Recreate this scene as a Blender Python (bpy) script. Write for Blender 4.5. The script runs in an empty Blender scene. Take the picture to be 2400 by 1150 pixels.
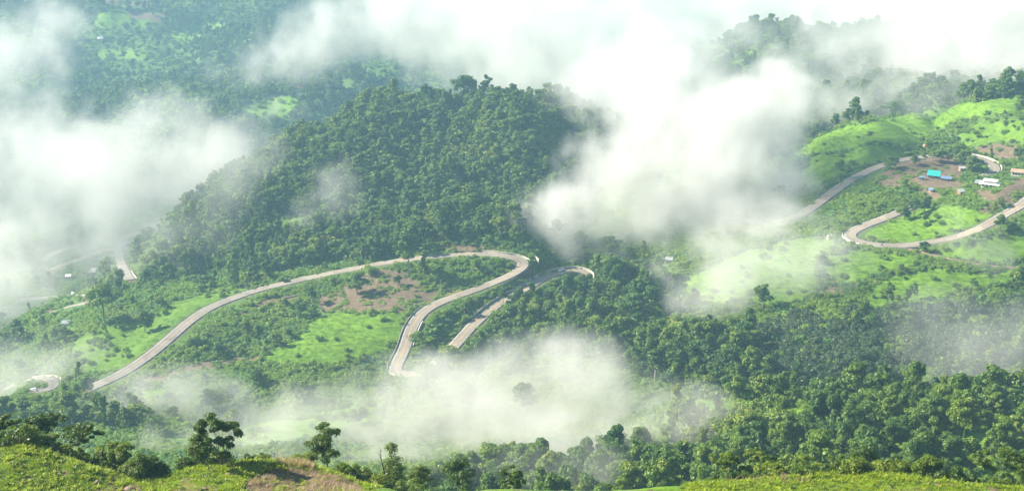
import bpy, math, random, re, time
import numpy as np
from mathutils.kdtree import KDTree
from mathutils import Vector

T0 = time.time()
SC = bpy.context.scene
COL = SC.collection
R = math.radians

# ------------------------------------------------------------------ camera, world, sun, exposure
PITCH = R(17.0)
FPX = 1200.0 / math.tan(R(20.0))            # focal length in photo pixels (2400 wide)
cam_d = bpy.data.cameras.new('camera')
cam_d.sensor_width = 36.0
cam_d.lens = 18.0 / math.tan(R(20.0))
cam_d.clip_start = 1.0
cam_d.clip_end = 20000.0
cam = bpy.data.objects.new('camera', cam_d)
cam.rotation_euler = (math.pi / 2 - PITCH, 0, 0)
COL.objects.link(cam)
SC.camera = cam

SUN_TO = Vector((-0.84, 0.22, 0.58)).normalized()   # direction from the ground to the sun
SUN_EL = math.asin(SUN_TO.z)
SUN_AZ = math.atan2(SUN_TO.x, SUN_TO.y)
sun_d = bpy.data.lights.new('sun', 'SUN')
sun_d.energy = 5.0
sun_d.angle = R(0.53)
sun_d.color = (1.0, 0.91, 0.74)
sun = bpy.data.objects.new('sun', sun_d)
sun.rotation_euler = SUN_TO.to_track_quat('Z', 'Y').to_euler()
COL.objects.link(sun)

world = bpy.data.worlds.new('World')
SC.world = world
world.use_nodes = True
wn = world.node_tree
bg = wn.nodes['Background']
sky = wn.nodes.new('ShaderNodeTexSky')
sky.sky_type = 'NISHITA'
sky.sun_disc = False
sky.sun_elevation = SUN_EL
sky.sun_rotation = SUN_AZ
sky.altitude = 900
sky.dust_density = 1.2
wn.links.new(sky.outputs[0], bg.inputs[0])
bg.inputs[1].default_value = 0.052

SC.view_settings.view_transform = 'Standard'
SC.view_settings.look = 'None'
SC.view_settings.gamma = 1.0
SC.view_settings.use_curve_mapping = False
SC.view_settings.exposure = 1.88
SC.render.engine = 'CYCLES'
cy = SC.cycles
cy.max_bounces = 12
cy.diffuse_bounces = 2
cy.glossy_bounces = 2
cy.transmission_bounces = 3
cy.transparent_max_bounces = 16
cy.volume_bounces = 6
cy.volume_step_rate = 1.0
cy.use_denoising = True
cy.sample_clamp_indirect = 8.0

# ------------------------------------------------------------------ projection helpers
CP, SP = math.cos(PITCH), math.sin(PITCH)

def P(px, py, Y):
    """point at ground distance Y that the photo shows at pixel (px, py)"""
    cx, cyy = (px - 1200.0) / FPX, (575.0 - py) / FPX
    t = Y / (CP + cyy * SP)
    return np.array((cx * t, Y, (cyy * CP - SP) * t))

def proj(x, y, z):
    d = y * CP - z * SP
    u = y * SP + z * CP
    d = np.maximum(d, 1.0)
    return 1200.0 + FPX * x / d, 575.0 - FPX * u / d, d

# ------------------------------------------------------------------ numpy noise
def _hash(ix, iy, seed):
    h = (ix * 374761393 + iy * 668265263 + seed * 1442695041) & 0xFFFFFFFF
    h = ((h ^ (h >> 13)) * 1274126177) & 0xFFFFFFFF
    h = (h ^ (h >> 16)) & 0xFFFF
    return h / 65535.0

def vnoise(x, y, seed=0):
    xi, yi = np.floor(x).astype(np.int64), np.floor(y).astype(np.int64)
    fx, fy = x - xi, y - yi
    fx = fx * fx * fx * (fx * (fx * 6 - 15) + 10)
    fy = fy * fy * fy * (fy * (fy * 6 - 15) + 10)
    a, b = _hash(xi, yi, seed), _hash(xi + 1, yi, seed)
    c, d = _hash(xi, yi + 1, seed), _hash(xi + 1, yi + 1, seed)
    return (a + (b - a) * fx) * (1 - fy) + (c + (d - c) * fx) * fy

def fbm(x, y, octs=4, seed=0):
    s, a, t = 0.0, 1.0, 0.0
    for i in range(octs):
        s = s + a * vnoise(x * 2 ** i + 17.3 * i, y * 2 ** i - 9.1 * i, seed + i)
        t += a
        a *= 0.5
    return s / t

def sstep(a, b, v):
    t = np.clip((v - a) / (b - a), 0, 1)
    return t * t * (3 - 2 * t)

# ------------------------------------------------------------------ terrain heights
CTRL = [  # what the photo shows: (pixel x, pixel y, ground distance)
 # centre spur with the road
 (1200,592,900),(1240,612,896),(1100,600,903),(940,608,905),(800,640,897),(670,665,890),(560,695,875),(480,730,860),(410,785,826),(350,830,800),(280,875,772),(220,905,755),
 (930,880,765),(960,770,805),(1000,730,828),(1130,665,868),(1080,800,800),(1160,712,848),(1270,652,888),(1340,624,912),(1385,640,905),
 (800,760,820),(700,900,745),(600,960,715),(420,965,705),(850,860,770),(560,830,800),(1050,640,885),(1000,690,856),(750,710,855),
 # slope left and behind the road
 (230,752,880),(300,720,920),(400,680,950),(500,640,985),(170,690,1010),(290,640,1090),(290,570,1250),(170,590,1240),(90,885,830),(60,800,960),(0,700,1120),(0,550,1500),(150,450,1600),
 (300,800,835),(150,840,830),(0,950,760),(200,960,715),
 # forest ridge
 (1000,560,932),(800,600,942),(600,630,955),(500,560,1030),(700,500,1030),(900,450,1055),(1100,400,1085),(1000,320,1170),(1200,226,1268),(1050,226,1262),(900,230,1240),(800,292,1195),(700,352,1160),(600,412,1122),(480,500,1075),(1350,250,1275),(1300,400,1120),(1250,520,970),(1450,300,1260),
 # far valley and mountainside
 (700,222,2000),(800,182,2120),(620,290,1780),(500,360,1560),(400,220,2150),(250,140,2350),(300,25,2620),(600,30,2620),(0,60,2450),(0,250,2050),(150,300,1900),(950,110,2350),(1000,20,2700),(1200,100,2450),(1400,40,2700),(300,-150,3000),(1200,-150,3100),(0,-150,2950),
 # right hill
 (1400,600,925),(1550,560,930),(1700,600,868),(1800,520,930),(1900,482,940),(2070,387,1000),(2200,370,1005),(2330,395,985),(2190,415,965),(2320,435,925),(2060,510,886),(1985,555,858),(2090,578,838),(2280,547,830),(2400,470,850),(2200,500,876),
 (1948,682,785),(1750,680,812),(1650,640,850),(2000,350,1050),(2200,275,1130),(2400,235,1150),(2100,620,812),(2300,620,800),(2400,600,805),(2150,680,780),(2400,680,770),
 (1600,400,1130),(1600,220,1650),(1850,215,1480),(1750,75,1740),(1950,120,1650),(2150,180,1400),(2300,120,1500),(2400,60,1650),(1650,100,1750),
 # dark slope below the right hill, grove in the middle
 (1500,700,842),(1600,765,790),(1500,820,752),(1400,760,800),(1300,800,775),(1900,800,702),(2000,780,712),(2000,870,655),(1700,800,742),(2200,790,705),(2400,780,700),(2250,870,640),(2400,860,640),(1700,880,680),
 # near side of the valley
 (1200,950,672),(1000,950,690),(1200,1050,580),(1000,1060,585),(1200,1130,480),(800,1000,655),(800,1080,560),(430,1035,620),(300,1060,590),(1450,950,660),(1450,1060,555),(1600,1100,500),
 (1700,945,548),(1850,975,520),(1950,965,525),(2150,960,525),(2350,930,545),(2000,1040,455),(2300,1040,450),(2100,1100,400),(2400,1100,400),(1600,950,575),
]
HID = [  # ground the photo cannot see: (x, y, z)
 (-250,1500,-400),(-50,1560,-420),(80,1600,-420),(-140,1400,-380),(150,1500,-400),
 (250,615,-285),(120,620,-292),(200,610,-283),
 (-600,300,-175),(-300,300,-172),(0,300,-170),(300,300,-165),(600,300,-165),
 (-300,205,-112),(-100,205,-107),(0,205,-106),(100,205,-106),(300,205,-110),(0,225,-121),(150,225,-121),(-150,225,-122),(-150,100,-75),(150,100,-75),(0,40,-40),(-300,60,-60),(300,60,-60),(500,150,-90),(-500,150,-100),
 (0,400,-213),(-300,420,-222),(-550,560,-290),(200,420,-217),
 (900,900,-200),(1200,1200,-150),(900,1500,-160),(-900,900,-380),(-1200,1300,-400),(-1300,2200,-360),(-900,600,-330),(700,600,-230),(1000,2000,-160),
 (-2000,3500,-60),(0,3800,-50),(1500,3000,-60),(600,2500,-260),(600,2000,-330),(300,2000,-380),(2200,4800,150),(-3000,5600,250),(0,5600,250),(3000,5600,250),(-3500,3000,0),(3500,2000,50),(2500,600,-100),(-2500,600,-250),
]
CT = np.array([P(*c) for c in CTRL] + [np.array(h, float) for h in HID])
_S = np.array((1 / 700.0, 1 / 900.0))
_q = CT[:, :2] * _S
def _tps(d2):
    return 0.5 * d2 * np.log(np.maximum(d2, 1e-12))
_n = len(CT)
_d2 = ((_q[:, None, :] - _q[None, :, :]) ** 2).sum(-1)
_A = np.zeros((_n + 3, _n + 3))
_A[:_n, :_n] = _tps(_d2) + np.eye(_n) * 2e-5
_A[:_n, _n] = 1; _A[:_n, _n + 1:] = _q
_A[_n, :_n] = 1; _A[_n + 1:, :_n] = _q.T
_w = np.linalg.solve(_A, np.concatenate([CT[:, 2], np.zeros(3)]))

def base_h(x, y):
    x = np.asarray(x, float); y = np.asarray(y, float)
    sh = x.shape
    x = x.ravel(); y = y.ravel()
    out = np.empty(x.size)
    for i in range(0, x.size, 60000):
        qx, qy = x[i:i + 60000] * _S[0], y[i:i + 60000] * _S[1]
        d2 = (qx[:, None] - _q[None, :, 0]) ** 2 + (qy[:, None] - _q[None, :, 1]) ** 2
        out[i:i + 60000] = _tps(d2) @ _w[:_n] + _w[_n] + qx * _w[_n + 1] + qy * _w[_n + 2]
    return out.reshape(sh)

# foreground knolls: crest lines in (pixel x, pixel y, distance); the ground falls away beyond them
KN_L = [(-420,985,205),(-200,1000,195),(0,1022,190),(70,1040,186),(130,1075,183),(210,1100,181),(300,1122,180),(380,1118,181),(430,1100,182),(500,1088,183),(620,1086,184),(720,1092,184),(790,1118,180),(850,1150,176),(960,1215,165)]
KN_R = [(1440,1230,165),(1560,1180,172),(1700,1140,180),(1800,1122,184),(1900,1112,186),(2000,1108,187),(2080,1116,185),(2180,1132,182),(2300,1148,180),(2420,1160,180),(2700,1170,180)]
def _crest(pts):
    w = np.array([P(*p) for p in pts])
    return w[np.argsort(w[:, 0])]
_KL, _KR = _crest(KN_L), _crest(KN_R)
def knoll_h(x, y):
    hs = []
    for K, lo, hi in ((_KL, _KL[0, 0], _KL[-1, 0]), (_KR, _KR[0, 0], _KR[-1, 0])):
        cy_ = np.interp(x, K[:, 0], K[:, 1])
        cz_ = np.interp(x, K[:, 0], K[:, 2])
        d = y - cy_
        front = np.minimum(-d, 0)
        z = cz_ - 0.0032 * np.maximum(-d, 0) ** 1.35 * 1.2          # gently falling towards the camera
        z = z - np.where(d > 0, 0.30 * d + 0.035 * d * d / (1 + 0.03 * d), 0)
        out = np.maximum(lo - x, 0) + np.maximum(x - hi, 0)
        z = z - out * 0.55
        hs.append(z)
    return np.maximum(hs[0], hs[1])

def smax(a, b, k):
    h = np.clip(0.5 + 0.5 * (a - b) / k, 0, 1)
    return b + (a - b) * h + k * h * (1 - h)

def detail(x, y):
    far = sstep(1300, 1700, y)
    mid = sstep(960, 1060, y)
    d = (fbm(x / 130, y / 130, 4, 11) - 0.5) * (9 + 40 * far)
    d = d + (np.abs(fbm(x / 75 + y / 400, y / 190 - x / 500, 3, 47) - 0.5) - 0.12) * 72 * mid * (1 - far)     # spurs and gullies down the forest ridge
    d = d + (fbm(x / 420, y / 420, 3, 31) - 0.5) * 150 * far
    spur = sstep(420, 480, y) * sstep(660, 600, y) * sstep(40, 110, x)
    d = d + (np.abs(fbm(x / 60 + y / 300, y / 200, 3, 53) - 0.5) - 0.12) * 44 * spur
    near = 1 - sstep(230, 330, y)
    d = d * (1 - near) + near * ((fbm(x / 9, y / 9, 4, 5) - 0.5) * 1.6)
    return d

def ground_h(x, y):
    b = base_h(x, y)
    k = knoll_h(x, y)
    h = np.where(y < 420, smax(k, b, 5.0), b)
    return h + detail(x, y)
# ------------------------------------------------------------------ rays onto the ground
_YS = np.concatenate([np.arange(120, 300, 2), np.arange(300, 700, 4), np.arange(700, 1400, 3), np.arange(1400, 3400, 10)]).astype(float)
def cast(px, py, ymin=400.0, fn=base_h):
    """first ground point seen at the pixel, beyond ymin"""
    ys = _YS[_YS >= ymin]
    cx, cyy = (px - 1200.0) / FPX, (575.0 - py) / FPX
    t = ys / (CP + cyy * SP)
    zs = (cyy * CP - SP) * t
    h = fn(cx * t, ys)
    k = np.nonzero(zs < h)[0]
    if len(k) == 0:
        return P(px, py, 3000.0)
    k = k[0]
    if k == 0:
        return P(px, py, ys[0])
    a, b = zs[k - 1] - h[k - 1], zs[k] - h[k]
    return P(px, py, ys[k - 1] + (ys[k] - ys[k - 1]) * a / (a - b))

def smooth_path(pts, step=2.5, zwin=14, xywin=4):
    """Catmull-Rom through world points, resampled evenly, gently smoothed"""
    p = np.array(pts)
    p = np.vstack([2 * p[0] - p[1], p, 2 * p[-1] - p[-2]])
    out = []
    for i in range(1, len(p) - 2):
        for t in np.linspace(0, 1, 24, endpoint=False):
            a, b, c, d = p[i - 1], p[i], p[i + 1], p[i + 2]
            out.append(0.5 * ((2 * b) + (c - a) * t + (2 * a - 5 * b + 4 * c - d) * t * t + (3 * b - a - 3 * c + d) * t ** 3))
    out.append(p[-2])
    out = np.array(out)
    def resample(q):
        s = np.concatenate([[0], np.cumsum(np.linalg.norm(np.diff(q[:, :2], axis=0), axis=1))])
        n = max(3, int(s[-1] / step))
        u = np.linspace(0, s[-1], n)
        return np.stack([np.interp(u, s, q[:, k]) for k in range(3)], 1)
    q = resample(out)
    def win(v, w):
        if w < 1: return v
        w = min(w, len(v) // 2 - 1)
        if w < 1: return v
        vp = np.concatenate([2 * v[0] - v[w:0:-1], v, 2 * v[-1] - v[-2:-w - 2:-1]])
        k = np.hanning(2 * w + 3)[1:-1]
        return np.convolve(vp, k / k.sum(), 'valid')
    q = np.stack([win(q[:, 0], xywin), win(q[:, 1], xywin), win(q[:, 2], zwin)], 1)
    return resample(q)

ROADS_PX = {
 'main': (7.8, [(205,912),(222,904),(280,877),(340,840),(395,795),(440,756),(490,723),(550,696),(610,677),(670,663),(740,648),(800,635),(860,623),(930,610),(1000,602),(1060,597),(1120,594),(1170,593),(1205,597),(1227,607),(1232,619),(1219,634),(1190,648),(1150,664),(1100,685),(1050,702),(1010,718),(985,735),(968,757),(958,780),(952,805),(942,830),(930,855),(922,871),(931,881),(952,884),(985,877),(1020,852),(1050,825),(1080,793),(1105,764),(1135,738),(1165,714),(1200,693),(1240,669),(1280,648),(1320,634),(1352,630),(1374,639),(1376,655),(1355,672),(1320,690)]),
 'right_low': (7.8, [(2480,420),(2440,445),(2400,470),(2370,491),(2330,518),(2290,539),(2240,555),(2180,568),(2120,576),(2060,576),(2012,567),(1990,556),(1996,543),(2030,527),(2070,512),(2110,496),(2145,480)]),
 'right_high': (7.6, [(1700,508),(1740,515),(1800,520),(1850,512),(1895,491),(1935,463),(1980,431),(2030,403),(2080,383),(2130,371),(2190,363),(2250,362),(2300,371),(2328,387),(2330,402),(2305,413)]),
 'left_far': (8.0, [(306,655),(294,637),(283,612),(278,588),(288,566),(305,552),(330,545)]),
 'left_far_b': (7.0, [(120,632),(150,620),(200,602),(240,588),(268,582)]),
 'left_far_c': (7.0, [(100,612),(120,598),(150,584),(172,576)]),
 'left_mid': (8.0, [(60,700),(110,697),(150,693),(215,690)]),
 'left_mid_b': (7.0, [(120,730),(160,718),(215,706)]),
 'left_loop': (6.0, [(10,912),(44,896),(72,888),(102,884),(124,888),(128,897),(112,907),(84,913)]),
 'far_a': (9.0, [(770,228),(790,236),(812,247)]),
 'far_b': (9.0, [(895,108),(920,113),(952,121)]),
}
ROADS = {}
for k, (w, pts) in ROADS_PX.items():
    ROADS[k] = (w, smooth_path([cast(a, b) for a, b in pts]))
TRACK = smooth_path([cast(a, b) for a, b in [(2130,582),(2170,592),(2210,602),(2260,613),(2320,622),(2400,628)]], zwin=4)

_rp = np.concatenate([np.c_[q, np.full(len(q), w)] for w, q in ROADS.values()] + [np.c_[TRACK, np.full(len(TRACK), 2.5)]])
_kd = KDTree(len(_rp))
for i, r in enumerate(_rp):
    _kd.insert((r[0], r[1], 0), i)
_kd.balance()

def road_near(x, y, reach=34.0):
    """distance to the nearest road, that road's height and width (9999 where none is near)"""
    n = x.size
    D = np.full(n, 9999.0); Z = np.zeros(n); W = np.full(n, 8.0)
    cell = {}
    m = (y > 600) & (y < 2500)
    # only test points whose coarse cell has road points close by
    rc = set()
    for r in _rp:
        cx_, cy_ = int(r[0] // 40), int(r[1] // 40)
        for a in (-1, 0, 1):
            for b in (-1, 0, 1):
                rc.add((cx_ + a) * 100000 + cy_ + b)
    key = (np.floor(x / 40).astype(np.int64)) * 100000 + np.floor(y / 40).astype(np.int64)
    m &= np.isin(key, np.array(list(rc)))
    for i in np.nonzero(m)[0]:
        hits = _kd.find_n((x[i], y[i], 0), 3)
        d = hits[0][2]
        if d < reach:
            D[i] = d
            ws = [1.0 / (h[2] + 0.5) ** 2 for h in hits]
            Z[i] = sum(_rp[h[1], 2] * w_ for h, w_ in zip(hits, ws)) / sum(ws)
            W[i] = _rp[hits[0][1], 3]
    return D, Z, W

PONDC = cast(1948, 681)
def ground(x, y):
    """final ground height, the roads benched into the slope; also the road distance"""
    sh = np.shape(x)
    x = np.ravel(x).astype(float); y = np.ravel(y).astype(float)
    h = ground_h(x, y)
    D, Z, W = road_near(x, y)
    half = W / 2 + 1.6
    b = sstep(half + 16, half, D)
    h = h * (1 - b) + (Z - 0.35) * b
    e = np.maximum(np.abs(x - PONDC[0]) / 7.6, np.abs(y - PONDC[1]) / 8.8)      # the pond's basin
    h = h + (PONDC[2] + 0.35 - h) * sstep(2.3, 1.15, e)
    h = h - 1.6 * sstep(1.04, 0.86, e)
    return h.reshape(sh), D.reshape(sh), W.reshape(sh)

# ------------------------------------------------------------------ the ground sheet
rows = np.concatenate([np.arange(50, 120, 5), np.arange(120, 230, 0.75), np.arange(230, 640, 4), np.arange(640, 1120, 2.6), np.arange(1120, 1420, 4.5), np.arange(1420, 3000, 11), np.arange(3000, 6000, 80)]).astype(float)
_a = np.linspace(-1, 1, 620)
cols = 0.47 * _a + 0.28 * _a ** 5
GX = rows[:, None] * cols[None, :]
GY = np.repeat(rows[:, None], len(cols), 1)
GZ, GD, GW = ground(GX, GY)
print('ground heights', round(time.time() - T0, 1))
_NR, _NC = GX.shape
def gh(x, y):
    """ground height by looking it up in the sheet (bilinear)"""
    x = np.asarray(x, float); y = np.asarray(y, float)
    fi = np.interp(y, rows, np.arange(_NR))
    i = np.clip(fi.astype(int), 0, _NR - 2); fi = fi - i
    fj = np.interp(x / np.maximum(y, 1), cols, np.arange(_NC))
    j = np.clip(fj.astype(int), 0, _NC - 2); fj = fj - j
    a = GZ[i, j] * (1 - fj) + GZ[i, j + 1] * fj
    b = GZ[i + 1, j] * (1 - fj) + GZ[i + 1, j + 1] * fj
    return a * (1 - fi) + b * fi
def groad(x, y):
    i = np.clip(np.interp(y, rows, np.arange(_NR)).round().astype(int), 0, _NR - 1)
    j = np.clip(np.interp(x / np.maximum(y, 1), cols, np.arange(_NC)).round().astype(int), 0, _NC - 1)
    return GD[i, j] - GW[i, j] / 2
def seen(px, py, ymin=300.0):
    return cast(px, py, ymin, gh)
# ------------------------------------------------------------------ object helpers
def mesh_np(name, V, F, mats=(), smooth=False, attrs=None, mi=None):
    """mesh from numpy points and quads or triangles"""
    me = bpy.data.meshes.new(name)
    V = np.asarray(V, np.float32).reshape(-1, 3); F = np.asarray(F, np.int32)
    me.vertices.add(len(V)); me.vertices.foreach_set('co', V.ravel())
    k = F.shape[1]
    me.loops.add(F.size); me.loops.foreach_set('vertex_index', F.ravel())
    me.polygons.add(len(F)); me.polygons.foreach_set('loop_start', np.arange(0, F.size, k, dtype=np.int32))
    if smooth: me.polygons.foreach_set('use_smooth', np.ones(len(F), bool))
    for m in mats: me.materials.append(m)
    if mi is not None: me.polygons.foreach_set('material_index', np.asarray(mi, np.int32))
    for k_, (dom, v) in (attrs or {}).items():
        at = me.attributes.new(k_, 'FLOAT', dom)
        at.data.foreach_set('value', np.asarray(v, np.float32).ravel())
    me.update(calc_edges=True)
    return me

def link(name, me, parent=None, **props):
    o = bpy.data.objects.new(name, me); COL.objects.link(o)
    if parent is not None: o.parent = parent
    for k, v in props.items(): o[k] = v
    return o

def thing(name, label, cat, loc=(0, 0, 0), rz=0.0, group=None):
    o = bpy.data.objects.new(name, None); COL.objects.link(o)
    o.empty_display_size = 0.5
    o.location = loc; o.rotation_euler = (0, 0, rz)
    o['label'] = label; o['category'] = cat
    if group: o['group'] = group
    return o

class MB:
    """collects boxes, tubes and sheets into one mesh"""
    def __init__(s): s.v, s.f = [], []
    def add(s, v, f):
        n = len(s.v); s.v += [tuple(p) for p in v]; s.f += [tuple(i + n for i in q) for q in f]; return s
    def box(s, c, d, rz=0.0, taper=1.0):
        x, y, z = d[0] / 2, d[1] / 2, d[2] / 2
        cr, sr = math.cos(rz), math.sin(rz)
        v = []
        for zz, t in ((-z, 1.0), (z, taper)):
            for a, b in ((-x, -y), (x, -y), (x, y), (-x, y)):
                a, b = a * t, b * t
                v.append((c[0] + a * cr - b * sr, c[1] + a * sr + b * cr, c[2] + zz))
        return s.add(v, [(3, 2, 1, 0), (4, 5, 6, 7), (0, 1, 5, 4), (1, 2, 6, 5), (2, 3, 7, 6), (3, 0, 4, 7)])
    def tube(s, a, b, r0, r1, n=6):
        a, b = Vector(a), Vector(b); d = (b - a).normalized()
        u = d.orthogonal().normalized(); w = d.cross(u)
        v = []
        for p, r in ((a, r0), (b, r1)):
            for i in range(n):
                t = 2 * math.pi * i / n
                v.append(tuple(p + u * (r * math.cos(t)) + w * (r * math.sin(t))))
        f = [(i, (i + 1) % n, n + (i + 1) % n, n + i) for i in range(n)]
        return s.add(v, f + [tuple(range(n - 1, -1, -1)), tuple(range(n, 2 * n))])
    def prism(s, prof, x0, x1):
        """a closed (y, z) outline extruded along x"""
        n = len(prof)
        v = [(x0, y, z) for y, z in prof] + [(x1, y, z) for y, z in prof]
        f = [(i, (i + 1) % n, n + (i + 1) % n, n + i) for i in range(n)]
        return s.add(v, f + [tuple(range(n - 1, -1, -1)), tuple(range(n, 2 * n))])
    def mesh(s, name, mat, smooth=False, bevel=0.0):
        me = bpy.data.meshes.new(name); me.from_pydata(s.v, [], s.f)
        if mat: me.materials.append(mat)
        if bevel:
            import bmesh
            bm = bmesh.new(); bm.from_mesh(me)
            bmesh.ops.recalc_face_normals(bm, faces=bm.faces)
            bmesh.ops.bevel(bm, geom=list(bm.edges), offset=bevel, segments=1, affect='EDGES')
            bm.to_mesh(me); bm.free()
        if smooth: me.polygons.foreach_set('use_smooth', np.ones(len(me.polygons), bool))
        return me
    def obj(s, name, mat, parent=None, smooth=False, bevel=0.0, **props):
        return link(name, s.mesh(name, mat, smooth, bevel), parent, **props)

# ------------------------------------------------------------------ materials
def new_mat(name):
    m = bpy.data.materials.new(name); m.use_nodes = True
    return m, m.node_tree, m.node_tree.nodes['Principled BSDF']

def noise_node(t, scale, detail=4.0, rough=0.6, coord=None, dist=0.0):
    n = t.nodes.new('ShaderNodeTexNoise')
    n.inputs['Scale'].default_value = scale; n.inputs['Detail'].default_value = detail
    n.inputs['Roughness'].default_value = rough; n.inputs['Distortion'].default_value = dist
    if coord is not None: t.links.new(coord, n.inputs['Vector'])
    return n

def ramp(t, fac, stops):
    r = t.nodes.new('ShaderNodeValToRGB')
    e = r.color_ramp.elements
    while len(e) < len(stops): e.new(0.5)
    for el, (p, c) in zip(e, stops):
        el.position = p; el.color = (*c, 1)
    t.links.new(fac, r.inputs[0])
    return r.outputs[0]

def mix(t, fac, a, b, mode='MIX'):
    n = t.nodes.new('ShaderNodeMix'); n.data_type = 'RGBA'; n.blend_type = mode
    for k, v in ((0, fac), (6, a), (7, b)):
        if isinstance(v, (int, float)): n.inputs[k].default_value = v
        elif isinstance(v, tuple): n.inputs[k].default_value = (*v, 1)
        else: t.links.new(v, n.inputs[k])
    return n.outputs[2]

def attr(t, name):
    n = t.nodes.new('ShaderNodeAttribute'); n.attribute_name = name
    return n.outputs['Fac']

def simple_mat(name, col, rough=0.7, var=0.15, scale=2.0, metal=0.0, spec=0.4):
    m, t, b = new_mat(name)
    tc = t.nodes.new('ShaderNodeTexCoord')
    n = noise_node(t, scale, 5, 0.65, tc.outputs['Object'])
    lo = tuple(c * (1 - var) for c in col); hi = tuple(min(1, c * (1 + var)) for c in col)
    t.links.new(ramp(t, n.outputs[0], [(0.3, lo), (0.7, hi)]), b.inputs['Base Color'])
    b.inputs['Roughness'].default_value = rough; b.inputs['Metallic'].default_value = metal
    b.inputs['Specular IOR Level'].default_value = spec
    return m

def leaf_mat(name, stops, trans=0.35, spec=0.35, rough=0.5, tcol=(1.25, 1.35, 0.6), patch=0.3, own=0.35):
    """leaf colour from the leaf's own tint and the plant's own random number"""
    m, t, b = new_mat(name)
    oi = t.nodes.new('ShaderNodeObjectInfo')
    ma = t.nodes.new('ShaderNodeMath'); ma.operation = 'MULTIPLY_ADD'
    geo = t.nodes.new('ShaderNodeNewGeometry'); pn = noise_node(t, 0.018, 4, 0.6, geo.outputs['Position'])
    mr = t.nodes.new('ShaderNodeMapRange'); t.links.new(pn.outputs[0], mr.inputs[0])
    mr.inputs[1].default_value = 0.32; mr.inputs[2].default_value = 0.68; mr.inputs[4].default_value = patch
    ad = t.nodes.new('ShaderNodeMath'); ad.operation = 'ADD'
    t.links.new(oi.outputs['Random'], ma.inputs[0]); ma.inputs[1].default_value = own
    mb = t.nodes.new('ShaderNodeMath'); mb.operation = 'MULTIPLY'
    t.links.new(attr(t, 'tint'), mb.inputs[0]); mb.inputs[1].default_value = 0.35
    t.links.new(mb.outputs[0], ma.inputs[2])
    t.links.new(ma.outputs[0], ad.inputs[0]); t.links.new(mr.outputs[0], ad.inputs[1])
    c = ramp(t, ad.outputs[0], stops)
    t.links.new(c, b.inputs['Base Color'])
    b.inputs['Roughness'].default_value = rough; b.inputs['Specular IOR Level'].default_value = spec
    tr = t.nodes.new('ShaderNodeBsdfTranslucent')
    t.links.new(mix(t, 1.0, c, tcol, 'MULTIPLY'), tr.inputs[0])
    ms = t.nodes.new('ShaderNodeMixShader'); ms.inputs[0].default_value = trans
    t.links.new(b.outputs[0], ms.inputs[1]); t.links.new(tr.outputs[0], ms.inputs[2])
    t.links.new(ms.outputs[0], t.nodes['Material Output'].inputs[0])
    return m

M_LEAF = leaf_mat('forest_leaves', [(0.0, (0.025, 0.064, 0.012)), (0.25, (0.045, 0.102, 0.014)), (0.5, (0.081, 0.148, 0.017)), (0.72, (0.143, 0.205, 0.020)), (0.9, (0.212, 0.235, 0.033)), (1.0, (0.265, 0.210, 0.055))], trans=0.26, spec=.25)
M_LEAF_D = leaf_mat('dark_leaves', [(0.0, (0.021, 0.046, 0.009)), (0.5, (0.042, 0.080, 0.011)), (1.0, (0.080, 0.120, 0.015))], trans=0.24)
M_LEAF_Y = leaf_mat('yellowish_leaves', [(0.0, (0.090, 0.140, 0.011)), (0.5, (0.159, 0.210, 0.015)), (1.0, (0.244, 0.260, 0.028))], trans=0.28)
M_LEAF_O = leaf_mat('olive_leaves', [(0.0, (0.080, 0.085, 0.017)), (0.5, (0.138, 0.130, 0.028)), (1.0, (0.233, 0.190, 0.050))], trans=0.38)
M_LEAF2 = leaf_mat('scrub_leaves', [(0.0, (0.064, 0.130, 0.013)), (0.4, (0.133, 0.225, 0.018)), (0.75, (0.212, 0.300, 0.025)), (1.0, (0.307, 0.330, 0.055))], trans=0.35)
M_BANANA = leaf_mat('banana_leaves', [(0.0, (0.05, 0.13, 0.03)), (0.6, (0.10, 0.22, 0.05)), (1.0, (0.15, 0.21, 0.07))], trans=0.4, spec=0.15, rough=0.6)
M_FGLEAF = leaf_mat('sunlit_leaves', [(0.0, (0.025, 0.060, 0.010)), (0.4, (0.055, 0.105, 0.012)), (0.8, (0.12, 0.165, 0.016)), (1.0, (0.19, 0.19, 0.03))], trans=0.4)
M_FGLEAF2 = leaf_mat('yellow_green_leaves', [(0.0, (0.05, 0.10, 0.010)), (0.4, (0.11, 0.17, 0.014)), (0.8, (0.20, 0.23, 0.02)), (1.0, (0.28, 0.24, 0.04))], trans=0.45)
M_SHADESCRUB = leaf_mat('dark_scrub_leaves', [(0.0, (0.024, 0.050, 0.016)), (0.5, (0.042, 0.075, 0.022)), (1.0, (0.08, 0.10, 0.035))], trans=0.25)  # scrub greens darkened: the slope's cloud shadow is put into the leaf colour
M_GRASS = leaf_mat('grass_blades', [(0.0, (0.13, 0.21, 0.010)), (0.5, (0.24, 0.32, 0.014)), (0.85, (0.36, 0.38, 0.025)), (1.0, (0.44, 0.36, 0.09))], trans=0.45, spec=0.2)
M_RICE = leaf_mat('field_crop', [(0.0, (0.055, 0.125, 0.010)), (0.35, (0.090, 0.180, 0.012)), (0.7, (0.145, 0.240, 0.016)), (1.0, (0.23, 0.265, 0.04))], trans=0.45, spec=0.06, patch=0.6, own=0.12)
M_STRAW = leaf_mat('dry_stalks', [(0.0, (0.24, 0.16, 0.09)), (1.0, (0.42, 0.33, 0.2))], trans=0.3)
M_BARK = simple_mat('bark', (0.10, 0.078, 0.06), 0.9, 0.4, 3.0)
M_PALEBARK = simple_mat('pale_bark', (0.22, 0.19, 0.16), 0.9, 0.3, 3.0)

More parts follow.
